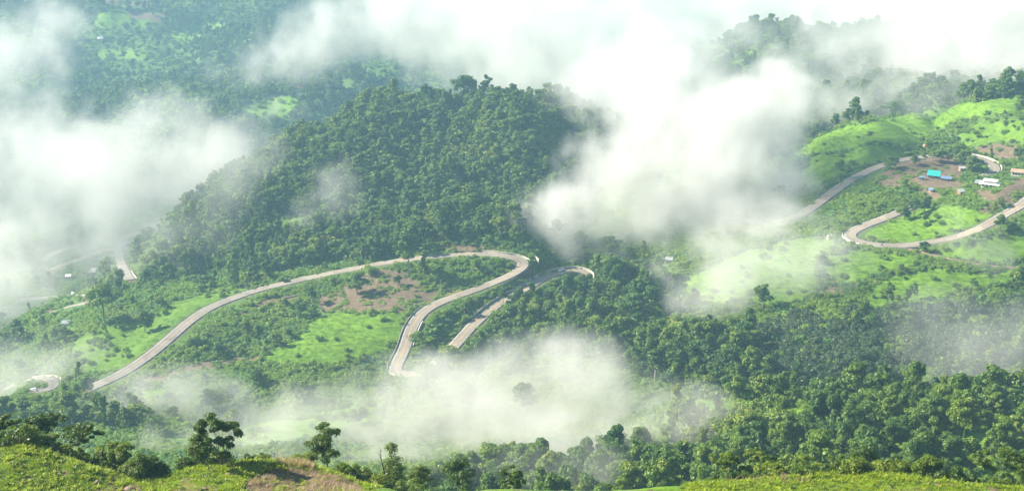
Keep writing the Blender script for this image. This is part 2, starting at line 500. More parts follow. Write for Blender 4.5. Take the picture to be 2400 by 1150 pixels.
# ------------------------------------------------------------------ plants
def leaf_cloud(rng, lobes, n, size, up=0.25, flat=0.0, aspect=1.5):
    """n leaf quads on the shells of the lobes: points (n,4,3) and tints"""
    L = np.array([(*c, *r) for c, r in lobes], float)
    wgt = (L[:, 3] * L[:, 4]) ** 1.0; wgt /= wgt.sum()
    k = rng.choice(len(L), n, p=wgt)
    d = rng.normal(size=(n, 3)); d /= np.linalg.norm(d, axis=1)[:, None]
    d[:, 2] = np.where((d[:, 2] < -0.35) & (rng.random(n) < 0.75), -d[:, 2], d[:, 2])
    rad = 1.16 - 0.62 * rng.random(n) ** 1.7 + 0.22 * (rng.random(n) < .06)
    c = L[k, :3] + d * L[k, 3:6] * rad[:, None]
    nm = d + rng.normal(size=(n, 3)) * 0.55; nm[:, 2] += up
    nm /= np.linalg.norm(nm, axis=1)[:, None]
    a = np.cross(nm, rng.normal(size=(n, 3))); a /= np.linalg.norm(a, axis=1)[:, None]
    b = np.cross(nm, a)
    s = size * (0.6 + 0.8 * rng.random(n))[:, None]
    a = a * s * 0.5 * aspect; b = b * s * 0.5
    V = np.stack([c - a, c - b, c + a, c + b], 1)
    lt = rng.random(len(L))[k]
    return V, np.clip(0.55 * lt + 0.45 * rng.random(n), 0, 1)

def quads_mesh(name, V, tint, mat):
    n = len(V)
    return mesh_np(name, V.reshape(-1, 3), np.arange(4 * n).reshape(n, 4), [mat], attrs={'tint': ('POINT', np.repeat(tint, 4))})

def limb_tubes(segs, n=5):
    mb = MB()
    for a, b, r0, r1 in segs: mb.tube(a, b, r0, r1, n)
    return mb

def lobed_crown(rng, H, W, base, nl, squash=0.8):
    """lobes filling a ragged crown of width W between the heights base and H"""
    out = []
    lean = rng.normal(size=2) * W * .05
    for i in range(nl * 2):
        t = rng.random()
        z = base + (H - base) * (0.06 + 0.88 * t)
        prof = math.sin(math.pi * min(1, 0.2 + 0.7 * t)) ** 0.6
        a = rng.random() * 6.283; r = W / 2 * prof * (0.25 + 0.75 * rng.random() ** .6)
        lr = W * (0.085 + 0.10 * rng.random() ** 1.5)
        out.append(((r * math.cos(a) + lean[0] * t, r * math.sin(a) + lean[1] * t, z), (lr * (.8 + .8 * rng.random()), lr * (.8 + .8 * rng.random()), lr * squash * (.55 + .75 * rng.random()))))
    out.append(((lean[0], lean[1], H - W * 0.12), (W * 0.17, W * 0.17, W * 0.13)))
    out.append(((0, 0, base + (H - base) * .45), (W * 0.24, W * 0.24, (H - base) * .3)))
    return out

def make_tree_meshes(kind, seed, leaf_n, leaf_s, mat=None):
    """(trunk mesh, crown mesh) of one tree about as tall as its kind"""
    rng = np.random.default_rng(seed)
    if kind == 'round':
        H, W = 10.5, 8.5; lobes = lobed_crown(rng, H, W, 2.6, 9)
    elif kind == 'tall':
        H, W = 15.0, 8.0; lobes = lobed_crown(rng, H, W, 6.0, 9)
    elif kind == 'column':
        H, W = 14.0, 5.2; lobes = lobed_crown(rng, H, W, 0.5, 14, 1.15)
    elif kind == 'spread':
        H, W = 11.0, 11.0; lobes = lobed_crown(rng, H, W, 5.5, 11, 0.55)
    elif kind == 'airy':
        H, W = 12.5, 6.5; lobes = [(c, (r[0] * .72, r[1] * .72, r[2] * .6)) for c, r in lobed_crown(rng, H, W, 4.0, 9)]
    elif kind == 'bush':
        H, W = 3.0, 4.4; lobes = [((W * .28 * math.cos(a), W * .28 * math.sin(a), 0.7 + 0.9 * rng.random()), (W * .26, W * .26, 0.95)) for a in rng.random(6) * 6.283]
    elif kind == 'mound':
        H, W = 1.3, 5.5; lobes = [((W * .33 * rng.normal() * .8, W * .33 * rng.normal() * .8, 0.35 + 0.3 * rng.random()), (W * .17, W * .17, 0.5)) for a in range(9)]
    V, tint = leaf_cloud(rng, lobes, leaf_n, leaf_s)
    crown = quads_mesh('crown', V, tint, mat or M_LEAF)
    segs = []
    tr = 0.022 * H + 0.03
    top = np.array((rng.normal() * .3, rng.normal() * .3, H * 0.72))
    if kind in ('round', 'tall', 'spread', 'airy', 'column'):
        mid = top * 0.5 + np.array((rng.normal() * .25, rng.normal() * .25, 0))
        segs += [((0, 0, -1.5), tuple(mid), tr, tr * .75), (tuple(mid), tuple(top), tr * .75, tr * .35)]
        for c, r in lobes[::2]:
            s = mid + (top - mid) * rng.random() * .7
            segs.append((tuple(s), c, tr * .4, tr * .12))
    else:
        for c, r in lobes[::2]: segs.append(((0, 0, -.4), c, .06, .03))
    trunk = limb_tubes(segs).mesh('trunk', M_PALEBARK if kind in ('tall', 'airy') else M_BARK)
    return trunk, crown

def join_meshes(name, parts):
    """one mesh from several, keeping materials and tint (for the scattered masses)"""
    V, F4, MI, T, mats, off = [], [], [], [], [], 0
    loops, starts, ls = [], [], 0
    for me in parts:
        nv = len(me.vertices); v = np.empty(nv * 3, np.float32); me.vertices.foreach_get('co', v)
        nl = len(me.loops); l = np.empty(nl, np.int32); me.loops.foreach_get('vertex_index', l)
        npz = len(me.polygons); st = np.empty(npz, np.int32); me.polygons.foreach_get('loop_start', st)
        V.append(v); loops.append(l + off); starts.append(st + ls)
        MI.append(np.full(npz, len(mats), np.int32)); mats.append(me.materials[0])
        tt = np.full(nv, 0.5, np.float32)
        if 'tint' in me.attributes: me.attributes['tint'].data.foreach_get('value', tt)
        T.append(tt); off += nv; ls += nl
    out = bpy.data.meshes.new(name)
    out.vertices.add(off); out.vertices.foreach_set('co', np.concatenate(V))
    out.loops.add(ls); out.loops.foreach_set('vertex_index', np.concatenate(loops))
    st = np.concatenate(starts)
    out.polygons.add(len(st)); out.polygons.foreach_set('loop_start', st)
    out.polygons.foreach_set('material_index', np.concatenate(MI))
    for m in mats: out.materials.append(m)
    a = out.attributes.new('tint', 'FLOAT', 'POINT'); a.data.foreach_set('value', np.concatenate(T))
    out.update(calc_edges=True)
    return out

def strip_leaf(rng, n, L, W, base, ang, lift, droop, segs=4):
    """one arching blade as a strip of quads (points and faces)"""
    V, F = [], []
    side = np.array((-math.sin(ang), math.cos(ang), 0)); out = np.array((math.cos(ang), math.sin(ang), 0))
    for i in range(segs + 1):
        t = i / segs
        p = np.array(base) + out * (L * t * (0.55 + .25 * droop)) + np.array((0, 0, L * (lift * t - droop * t * t)))
        w = W * 0.5 * (math.sin(math.pi * min(0.96, 0.12 + 0.86 * t)) ** 0.6)
        V += [p - side * w, p + side * w]
    for i in range(segs):
        F.append((n + 2 * i, n + 2 * i + 1, n + 2 * i + 3, n + 2 * i + 2))
    return V, F

def blades_mesh(name, seed, count, L, W, spread, lift, droop, mat, segs=3, zbase=0.0):
    rng = np.random.default_rng(seed)
    V, F, T = [], [], []
    for i in range(count):
        a = rng.random() * 6.283; rr = spread * math.sqrt(rng.random())
        b = (rr * math.cos(a * 3.1), rr * math.sin(a * 3.1), zbase)
        v, f = strip_leaf(rng, len(V), L * (.6 + .7 * rng.random()), W * (.7 + .6 * rng.random()), b, a, lift * (.8 + .4 * rng.random()), droop * (.5 + rng.random()), segs)
        V += v; F += f; T += [rng.random()] * len(v)
    return mesh_np(name, V, F, [mat], attrs={'tint': ('POINT', T)})

def banana_mesh(seed):
    cr = blades_mesh('crown', seed, 9, 2.9, 0.75, 0.35, 0.95, 0.75, M_BANANA, 4, 1.5)
    st = limb_tubes([((0, 0, -.5), (0.05, 0, 2.0), .16, .1)]).mesh('stem', M_BANANA)
    return st, cr
print('materials', round(time.time() - T0, 1))
# ------------------------------------------------------------------ land cover, outlined where it lies
def inpoly(px, py, poly):
    r = np.zeros(px.shape, bool)
    xs = [p[0] for p in poly]; ys = [p[1] for p in poly]
    m = (px > min(xs)) & (px < max(xs)) & (py > min(ys)) & (py < max(ys))
    qx, qy = px[m], py[m]; s = np.zeros(qx.shape, bool)
    j = len(poly) - 1
    for i in range(len(poly)):
        xi, yi, xj, yj = *poly[i], *poly[j]
        if yi != yj:
            s ^= ((yi > qy) != (yj > qy)) & (qx < (xj - xi) * (qy - yi) / (yj - yi) + xi)
        j = i
    r[m] = s
    return r

MEADOWS = [  # (label, near limit, far limit, how bright, outline)
 ('bright green crop field under the brown plot left of the tight bend', 600, 1000, 1.0, [(745,738),(780,733),(850,738),(938,733),(948,745),(940,775),(925,800),(895,822),(850,838),(780,852),(700,852),(632,852),(622,838),(662,806),(702,782),(722,760)]),
 ('dark green grassy slope above the left road', 600, 1000, 0.45, [(165,795),(250,765),(340,745),(400,715),(470,688),(560,672),(590,680),(520,708),(460,742),(400,792),(350,832),(280,868),(220,880),(180,850)]),
 ('grassy field between the upper right road and the cloud', 800, 1300, 0.95, [(1880,400),(1900,365),(1960,360),(2040,342),(2120,345),(2110,362),(2060,378),(2000,402),(1950,432),(1900,448),(1885,430)]),
 ('long grass slope climbing to the top right', 900, 1400, 0.8, [(1870,372),(1890,330),(2000,292),(2120,265),(2230,245),(2380,226),(2440,225),(2440,262),(2300,272),(2200,300),(2150,338),(2050,335),(1960,352),(1900,362)]),
 ('wide green meadow in thin mist at the right', 600, 1000, 0.85, [(1590,672),(1640,635),(1720,602),(1800,580),(1880,556),(1950,556),(1970,575),(1915,592),(1900,640),(1915,672),(1890,702),(1780,718),(1740,700),(1690,720),(1640,704)]),
 ('green slope between the meadow and the right hairpin', 600, 1000, 0.8, [(1920,600),(1990,585),(2090,592),(2150,604),(2130,622),(2060,640),(2000,660),(1965,660),(1935,640)]),
 ('yellow green terrace right of the brown pond', 600, 1000, 1.0, [(2120,640),(2200,628),(2300,640),(2440,626),(2440,655),(2290,668),(2190,690),(2060,722),(1985,726),(2010,695),(2050,665)]),
 ('scrubby grass slope under the outer right road', 600, 1000, 0.6, [(2170,600),(2240,575),(2320,555),(2440,530),(2440,605),(2340,612),(2260,604),(2200,606)]),
 ('weedy grass climbing at the right edge above the hamlet', 850, 1300, 0.55, [(2230,325),(2300,290),(2440,272),(2440,345),(2330,335),(2260,340)]),
 ('grass inside the right hairpin', 700, 1000, 0.75, [(2025,545),(2100,512),(2170,488),(2230,482),(2320,498),(2305,520),(2270,538),(2200,555),(2120,566),(2055,564),(2025,556)]),
 ('small green plot below the left road', 600, 900, 0.9, [(325,925),(345,912),(400,906),(402,922),(335,948)]),
 ('small flat green plot behind the knoll tree', 500, 800, 0.95, [(372,1032),(400,1022),(445,1024),(450,1045),(392,1050)]),
 ('narrow green plot on the dark right slope', 500, 800, 0.7, [(2035,915),(2130,862),(2165,866),(2150,885),(2100,905),(2060,922)]),
 ('grassy crest of the near spur', 480, 620, 0.9, [(1590,938),(1630,926),(1680,930),(1745,952),(1705,968),(1620,955)]),
 ('second grassy crest of the near spur', 480, 600, 0.9, [(1815,962),(1860,952),(1895,965),(1890,985),(1830,985)]),
 ('misty grass slope at the bottom centre', 500, 760, 0.6, [(540,1020),(620,990),(700,978),(800,950),(860,930),(905,945),(860,985),(760,1020),(700,1042),(560,1055)]),
 ('green terrace at the lower right', 400, 640, 0.6, [(2150,1045),(2250,1020),(2440,985),(2440,1030),(2300,1050),(2200,1062)]),
 ('pale clearing low on the forest ridge', 900, 1150, 0.5, [(612,530),(660,514),(725,510),(745,530),(700,545),(640,560)]),
 ('hazy field among the far village', 1500, 2500, 0.8, [(560,250),(640,225),(690,235),(700,262),(650,285),(560,290)]),
 ('far pale field on the mountainside', 1700, 2900, 0.6, [(390,95),(440,62),(520,50),(520,75),(450,95)]),
 ('far hillside clearing', 1700, 2900, 0.5, [(160,140),(240,112),(340,125),(350,145),(250,135),(180,160)]),
 ('far left hillside clearing', 1700, 2900, 0.6, [(200,40),(280,25),(390,60),(320,70),(230,60)]),
]
SOILS = [
 ('bare brown plot inside the bend', 600, 1000, [(738,700),(760,690),(805,676),(830,660),(850,645),(900,630),(950,640),(985,662),(1000,680),(1045,680),(1015,705),(972,722),(950,732),(870,734),(760,728),(735,715)]),
 ('brown strip below the green field', 600, 900, [(425,868),(470,848),(540,838),(612,830),(620,842),(540,855),(470,865)]),
 ('brown verge beside the left road', 600, 1000, [(555,725),(600,705),(660,692),(712,690),(690,702),(610,720),(565,740)]),
 ('dark brown strip low on the left slope', 600, 900, [(295,898),(360,880),(440,855),(450,862),(380,892),(310,905)]),
 ('bare brown plot round the turquoise roof', 850, 1050, [(2032,420),(2070,398),(2120,376),(2200,365),(2270,374),(2282,392),(2262,410),(2262,432),(2240,444),(2190,440),(2150,434),(2110,442),(2060,440)]),
 ('orange soil yard below the turquoise roof', 850, 1000, [(2148,442),(2185,432),(2200,448),(2188,462),(2160,455)]),
 ('bare roadside bank above the bend', 880, 1000, [(1010,588),(1050,572),(1110,570),(1180,580),(1160,588),(1060,590)]),
 ('red soil patch high on the far mountainside', 2000, 3000, [(215,-5),(355,-5),(362,15),(315,22),(245,10)]),
 ('pale brown plot high on the far mountainside', 2000, 3000, [(300,35),(340,25),(400,38),(382,55),(310,48)]),
 ('orange clearing low in the valley', 600, 900, [(405,962),(425,955),(432,968),(412,974)]),
 ('brown bank under the white roofed house', 800, 1000, [(2290,490),(2330,470),(2345,480),(2310,500)]),
 ('bare earth round the white roofed house', 800, 1050, [(2280,440),(2330,452),(2380,420),(2440,415),(2440,440),(2380,455),(2330,468),(2290,458)]),
 ('pale dirt pull-in beside the right road', 800, 1000, [(2340,462),(2365,455),(2385,470),(2360,476)]),
 ('bare brown bank on the knoll', 120, 260, [(560,1160),(575,1125),(640,1096),(720,1096),(800,1118),(870,1160)]),
 ('small bare scrape low on the knoll', 120, 260, [(270,1150),(300,1132),(345,1140),(330,1156)]),
 ('brown field edge at the top right', 850, 1100, [(2250,345),(2330,340),(2400,352),(2440,370),(2360,372),(2290,360)]),
]
DRY = [[(1460,758),(1500,745),(1560,738),(1660,732),(1745,748),(1765,768),(1650,778),(1540,775)], [(1745,765),(1900,735),(2100,715),(2200,712),(2210,745),(2000,790),(1850,800)], [(1000,692),(1060,676),(1110,672),(1080,688),(1020,700)], [(860,612),(940,598),(950,606),(880,618)]]
FOREST = [  # (tree spacing, outline)
 (4.9, [(430,500),(480,450),(560,385),(700,315),(800,265),(900,220),(1050,205),(1200,195),(1380,210),(1440,280),(1400,400),(1200,560),(1005,572),(850,612),(600,640),(440,640),(370,580)]),
 (5.2, [(1395,660),(1440,640),(1530,640),(1590,690),(1640,735),(1560,738),(1450,745),(1400,765),(1450,790),(1560,790),(1660,785),(1750,790),(1790,840),(1830,900),(1700,945),(1600,925),(1480,880),(1330,830),(1180,850),(1000,870),(1000,835),(1090,805),(1160,755),(1230,720),(1300,690)]),
 (6.6, [(1540,1000),(1600,975),(1700,968),(1850,985),(1900,960),(2000,925),(2100,930),(2200,900),(2300,850),(2440,780),(2440,985),(2250,1020),(2150,1045),(2200,1070),(2440,1050),(2440,1300),(1000,1300),(1020,1140),(1300,1110),(1500,1080)]),
 (10.5, [(120,905),(200,880),(240,930),(330,950),(330,1010),(230,1020),(-50,1020),(-50,960),(60,930)]),
 (8.5, [(190,665),(260,600),(360,570),(450,640),(380,680),(300,700),(240,700)]),
 (9.0, [(-100,640),(60,560),(260,530),(280,560),(180,660),(120,690),(60,640)]),
 (5.5, [(1450,60),(1640,40),(1830,30),(1990,100),(2150,60),(2440,30),(2440,220),(2200,250),(2000,285),(1880,330),(1840,380),(1700,380),(1450,350)]),
 (4.6, [(780,870),(860,850),(900,870),(870,900),(700,940),(540,960),(420,930),(460,890),(620,865)]),
]
SHADOW_SLOPE = [(1640,800),(1790,760),(1900,738),(2100,722),(2300,712),(2440,715),(2440,800),(2300,850),(2150,860),(2030,910),(1880,950),(1760,930),(1790,860),(1740,800)]  # slope whose scrub carries the shadow in its colour

def classify(x, y, z, warp=10.0):
    """land cover of ground points: which meadow, which soil patch, dryness"""
    px, py, d = proj(x, y, z)
    wx = (fbm(x / 22, y / 22, 4, 71) - 0.5) * 2.4; wy = (fbm(x / 22, y / 22, 4, 91) - 0.5) * 2.4
    px = px + wx * warp * 1.6; py = py + wy * warp * 0.7
    md = np.full(px.shape, -1); sl = np.full(px.shape, -1); dry = np.zeros(px.shape, bool)
    for i, (_, a, b, br, poly) in enumerate(MEADOWS):
        md[inpoly(px, py, poly) & (y > a) & (y < b)] = i
    for i, (_, a, b, poly) in enumerate(SOILS):
        sl[inpoly(px, py, poly) & (y > a) & (y < b)] = i
    for poly in DRY[:1] + DRY[2:]: dry |= inpoly(px, py, poly) & (y > 600) & (y < 1000)
    md[sl >= 0] = -1
    return md, sl, dry, px, py, d

# ground colours
def ground_material():
    m, t, b = new_mat('ground')
    geo = t.nodes.new('ShaderNodeNewGeometry'); pos = geo.outputs['Position']
    n1 = noise_node(t, 0.035, 6, 0.65, pos); n2 = noise_node(t, 0.35, 5, 0.7, pos); n3 = noise_node(t, 1.6, 4, 0.7, pos)
    wild = mix(t, n1.outputs[0], ramp(t, n2.outputs[0], [(0.3, (0.028, 0.055, 0.016)), (0.55, (0.055, 0.100, 0.022)), (0.75, (0.085, 0.130, 0.035))]),
               ramp(t, n2.outputs[0], [(0.3, (0.05, 0.085, 0.02)), (0.6, (0.085, 0.15, 0.028)), (0.8, (0.13, 0.15, 0.05))]))
    mp = t.nodes.new('ShaderNodeMapping'); mp.inputs['Scale'].default_value = (0.5, 1.6, 1.0); mp.inputs['Rotation'].default_value = (0, 0, 0.5)
    t.links.new(pos, mp.inputs[0])
    n4 = noise_node(t, 0.16, 7, 0.7, mp.outputs[0], 0.6)
    grass = ramp(t, n4.outputs[0], [(0.28, (0.05, 0.095, 0.014)), (0.45, (0.085, 0.165, 0.014)), (0.6, (0.125, 0.222, 0.018)), (0.78, (0.21, 0.24, 0.05))])
    soil = ramp(t, n2.outputs[0], [(0.25, (0.065, 0.046, 0.032)), (0.5, (0.12, 0.084, 0.058)), (0.72, (0.20, 0.145, 0.10))])
    dry = ramp(t, n2.outputs[0], [(0.3, (0.07, 0.085, 0.022)), (0.7, (0.17, 0.16, 0.045))])
    def edge(name, amt=0.45):
        ad = t.nodes.new('ShaderNodeMath'); ad.operation = 'MULTIPLY_ADD'
        t.links.new(n3.outputs[0], ad.inputs[0]); ad.inputs[1].default_value = amt
        sb = t.nodes.new('ShaderNodeMath'); sb.operation = 'ADD'; sb.inputs[1].default_value = -amt / 2
        t.links.new(attr(t, name), sb.inputs[0]); t.links.new(sb.outputs[0], ad.inputs[2])
        mr = t.nodes.new('ShaderNodeMapRange'); mr.interpolation_type = 'SMOOTHSTEP'
        t.links.new(ad.outputs[0], mr.inputs[0]); mr.inputs[1].default_value = 0.15; mr.inputs[2].default_value = 0.7
        return mr.outputs[0]
    c = mix(t, edge('grassy'), wild, grass)
    c = mix(t, edge('dry'), c, dry)
    weeds = t.nodes.new('ShaderNodeMath'); weeds.operation = 'MULTIPLY'
    t.links.new(edge('bare', 0.9), weeds.inputs[0])
    weeds.inputs[1].default_value = 0.95
    c = mix(t, weeds.outputs[0], c, soil)
    t.links.new(c, b.inputs['Base Color'])
    b.inputs['Roughness'].default_value = 0.95; b.inputs['Specular IOR Level'].default_value = 0.1
    bp = t.nodes.new('ShaderNodeBump'); bp.inputs['Strength'].default_value = 0.7; bp.inputs['Distance'].default_value = 0.5
    t.links.new(n3.outputs[0], bp.inputs['Height']); t.links.new(bp.outputs[0], b.inputs['Normal'])
    return m
M_GROUND = ground_material()

V = np.stack([GX, GY, GZ], -1).reshape(-1, 3)
md, sl, dry, PX, PY, DD = classify(V[:, 0], V[:, 1], V[:, 2])
bright = np.array([m_[3] for m_ in MEADOWS] + [0.0])[md]
knoll = V[:, 1] < 250
gk = sstep(0.38, 0.55, fbm(V[:, 0] / 6, V[:, 1] / 6, 4, 201))
bright = np.where(knoll & (sl < 0), 0.55 + 0.45 * gk, bright)
rd = GD.ravel() - GW.ravel() / 2
bare = np.where(sl >= 0, 1.0, 0.0)
bare = np.maximum(bare, np.where(rd < 2.2, 0.75 * sstep(3.0, 0.5, rd), 0))
bare = np.where(knoll & (sl < 0), np.maximum(bare, 0.8 * sstep(0.60, 0.72, fbm(V[:, 0] / 3.5, V[:, 1] / 3.5, 4, 207))), bare)
idx = np.arange(_NR * _NC).reshape(_NR, _NC)
F = np.stack([idx[:-1, :-1], idx[:-1, 1:], idx[1:, 1:], idx[1:, :-1]], -1).reshape(-1, 4)
f0 = F[:, 0]
fy = V[f0, 1]
cls = np.where(fy < 250, 1, np.where(fy > 1420, 2, 0))
cls = np.where(md[f0] >= 0, 100 + md[f0], cls)
cls = np.where(sl[f0] >= 0, 200 + sl[f0], cls)
def ground_piece(name, sel, **props):
    if sel.sum() < 3: return
    fs = F[sel]
    u, inv = np.unique(fs, return_inverse=True)
    me = mesh_np(name, V[u], inv.reshape(-1, 4), [M_GROUND], smooth=True,
                 attrs={'grassy': ('POINT', bright[u]), 'bare': ('POINT', bare[u]), 'dry': ('POINT', dry[u].astype(float) * 0.9)})
    link(name, me, kind='structure', **props)
ground_piece('hillside', cls == 0, label='green valley slopes covered in scrub and trees')
ground_piece('knoll', cls == 1, label='sunlit grassy knolls along the bottom edge')
ground_piece('mountainside', cls == 2, label='far wooded mountainside under the clouds')
for i, m_ in enumerate(MEADOWS): ground_piece('meadow', cls == 100 + i, label=m_[0])
for i, s_ in enumerate(SOILS): ground_piece('bare_soil', cls == 200 + i, label=s_[0])
print('ground', len(F), round(time.time() - T0, 1))

# ------------------------------------------------------------------ roads
def road_material():
    m, t, b = new_mat('road')
    geo = t.nodes.new('ShaderNodeNewGeometry'); pos = geo.outputs['Position']
    n1 = noise_node(t, 0.09, 6, 0.75, pos); n2 = noise_node(t, 0.9, 5, 0.75, pos)
    conc = mix(t, 0.35, ramp(t, n1.outputs[0], [(0.3, (0.175, 0.158, 0.132)), (0.7, (0.255, 0.23, 0.195))]), ramp(t, n2.outputs[0], [(0.3, (0.10, 0.092, 0.08)), (0.7, (0.29, 0.26, 0.22))]))
    grey_mix = mix(t, 0.35, ramp(t, n1.outputs[0], [(0.3, (0.13, 0.125, 0.12)), (0.7, (0.19, 0.18, 0.17))]), ramp(t, n2.outputs[0], [(0.3, (0.11, 0.105, 0.10)), (0.7, (0.20, 0.19, 0.18))]))
    c = mix(t, attr(t, 'greyer'), conc, grey_mix)  # greyer tone, strongest on the left stretch of the main road
    vo = t.nodes.new('ShaderNodeTexVoronoi'); vo.inputs['Scale'].default_value = 0.085; vo.inputs['Randomness'].default_value = 0.9
    t.links.new(pos, vo.inputs['Vector'])
    sepc = t.nodes.new('ShaderNodeSeparateColor'); t.links.new(vo.outputs['Color'], sepc.inputs[0])
    c = mix(t, 1.0, c, ramp(t, sepc.outputs[0], [(0.1, (0.62, 0.63, 0.66)), (0.3, (0.9, 0.9, 0.9)), (0.75, (1.0, 1.0, 1.0)), (0.95, (1.16, 1.12, 1.06))]), 'MULTIPLY')     # slabs and patched lengths of different age
    wear = t.nodes.new('ShaderNodeMath'); wear.operation = 'MULTIPLY'; wear.inputs[1].default_value = 0.45
    t.links.new(attr(t, 'track'), wear.inputs[0])
    c = mix(t, wear.outputs[0], c, (0.20, 0.18, 0.165))
    t.links.new(c, b.inputs['Base Color'])
    b.inputs['Roughness'].default_value = 0.85; b.inputs['Specular IOR Level'].default_value = 0.25
    return m
M_ROAD = road_material()
M_YEL = simple_mat('yellow_paint', (0.50, 0.27, 0.06), 0.8, 0.35, 0.25)
M_WHT = simple_mat('white_paint', (0.58, 0.56, 0.51), 0.75, 0.3, 0.25)
M_CONC = simple_mat('weathered_concrete', (0.30, 0.27, 0.225), 0.9, 0.35, 0.6)
M_PALE = simple_mat('whitewashed_concrete', (0.52, 0.46, 0.36), 0.85, 0.2, 0.6)
M_MUD = simple_mat('dirt_track', (0.17, 0.12, 0.08), 0.95, 0.3, 0.4)

def side_dirs(q):
    t = np.gradient(q[:, :2], axis=0); t /= np.maximum(np.linalg.norm(t, axis=1), 1e-6)[:, None]
    return np.stack([-t[:, 1], t[:, 0]], 1)          # to the left of the way the path runs

def ribbon(name, q, offs, dz, mat, parent=None, attrs=None, **props):
    """a strip across the path at the side offsets"""
    s = side_dirs(q); n = len(q); k = len(offs)
    Vv = np.zeros((n, k, 3))
    for j, (o, z) in enumerate(zip(offs, dz)):
        Vv[:, j, :2] = q[:, :2] + s * o; Vv[:, j, 2] = q[:, 2] + z
    ii = np.arange(n * k).reshape(n, k)
    Ff = np.stack([ii[:-1, :-1], ii[1:, :-1], ii[1:, 1:], ii[:-1, 1:]], -1).reshape(-1, 4)[:, ::-1]
    at = None
    if attrs: at = {a: ('POINT', v) for a, v in attrs(n, k).items()}
    return link(name, mesh_np(name, Vv.reshape(-1, 3), Ff, [mat], smooth=False, attrs=at), parent, **props)

ROADLAB = {'main': 'two lane hill road looping through tight bends in the centre', 'right_low': 'lower right road rounding the hairpin', 'right_high': 'upper right road coming out of the cloud', 'left_far': 'pale road bend in the misty left valley', 'left_far_b': 'short pale road piece in the left mist', 'left_far_c': 'topmost pale road piece in the left mist', 'left_mid': 'road piece by the left roofs', 'left_mid_b': 'thin road piece below the left roofs', 'left_loop': 'small road loop in the lower left mist', 'far_a': 'tiny road piece by the far village', 'far_b': 'tiny road piece on the far mountainside'}
for k, (w, q) in ROADS.items():
    h = w / 2
    px_, py_, _ = proj(q[:, 0], q[:, 1], q[:, 2])
    if k == 'main': grey_amt = sstep(760, 560, px_) * (py_ > 640)
    elif k.startswith('left'): grey_amt = np.full(len(q), 0.25)
    else: grey_amt = np.full(len(q), 0.12)
    offs = [-h - .5, -h, -h + 1.2, -h + 2.1, -.7, 0, .7, h - 2.1, h - 1.2, h, h + .5]
    trk = [0, 0.3, .2, 1, .1, 0, .1, 1, .2, 0.3, 0]
    root = ribbon('road', q, offs, [-1.0] + [0.1] * 9 + [-1.0], M_ROAD, attrs=lambda n, kk: {'greyer': np.repeat(grey_amt, kk), 'track': np.tile(trk, n)}, kind='structure', label=ROADLAB[k])
    if w > 7.4 and not k.startswith('left'):
        for o in (-.22, .22):
            ribbon('centre_line', q, [o - .10, o + .10], [0.13, 0.13], M_YEL, root)
        for o in (-h + .7, h - .7):
            ribbon('edge_line', q, [o - .07, o + .07], [0.13, 0.13], M_WHT, root)
ribbon('dirt_path', TRACK, [-1.1, -.9, .9, 1.1], [-.5, 0.06, 0.06, -.5], M_MUD, kind='structure', label='narrow dirt track leaving the right hairpin')
# ------------------------------------------------------------------ plant kinds
TREE_KINDS = ['round', 'tall', 'column', 'spread', 'airy', 'round', 'tall', 'round']
HI = [make_tree_meshes(k, 40 + i, 5200, 0.42) for i, k in enumerate(TREE_KINDS)]       # for trees placed one by one
LO = [make_tree_meshes(k, 40 + i, 2100, 0.62) for i, k in enumerate(TREE_KINDS)]       # for the masses
BUSHES = [make_tree_meshes('bush', 60 + i, 900, 0.32, M_LEAF2) for i in range(4)]
MOUNDS = [make_tree_meshes('mound', 70 + i, 620, 0.32, M_LEAF2) for i in range(3)]
BANANAS = [banana_mesh(80 + i) for i in range(3)]
TUFT = blades_mesh('crop_tuft', 90, 200, .42, 0.07, 1.8, 0.8, 0.4, M_RICE, 2)
TUFT2 = blades_mesh('crop_tuft', 91, 200, .34, 0.07, 1.8, 0.8, 0.45, M_RICE, 2)
SHADE_TONED = [make_tree_meshes('mound', 75 + i, 620, 0.34, M_SHADESCRUB) for i in range(2)] + [make_tree_meshes('bush', 77 + i, 800, 0.34, M_SHADESCRUB) for i in range(2)]

def proto_collection(name, meshes):
    c = bpy.data.collections.new(name)              # never linked to the scene: only what it scatters shows
    for i, me in enumerate(meshes):
        o = bpy.data.objects.new('%s_%02d' % (name, i), me); c.objects.link(o)
    return c

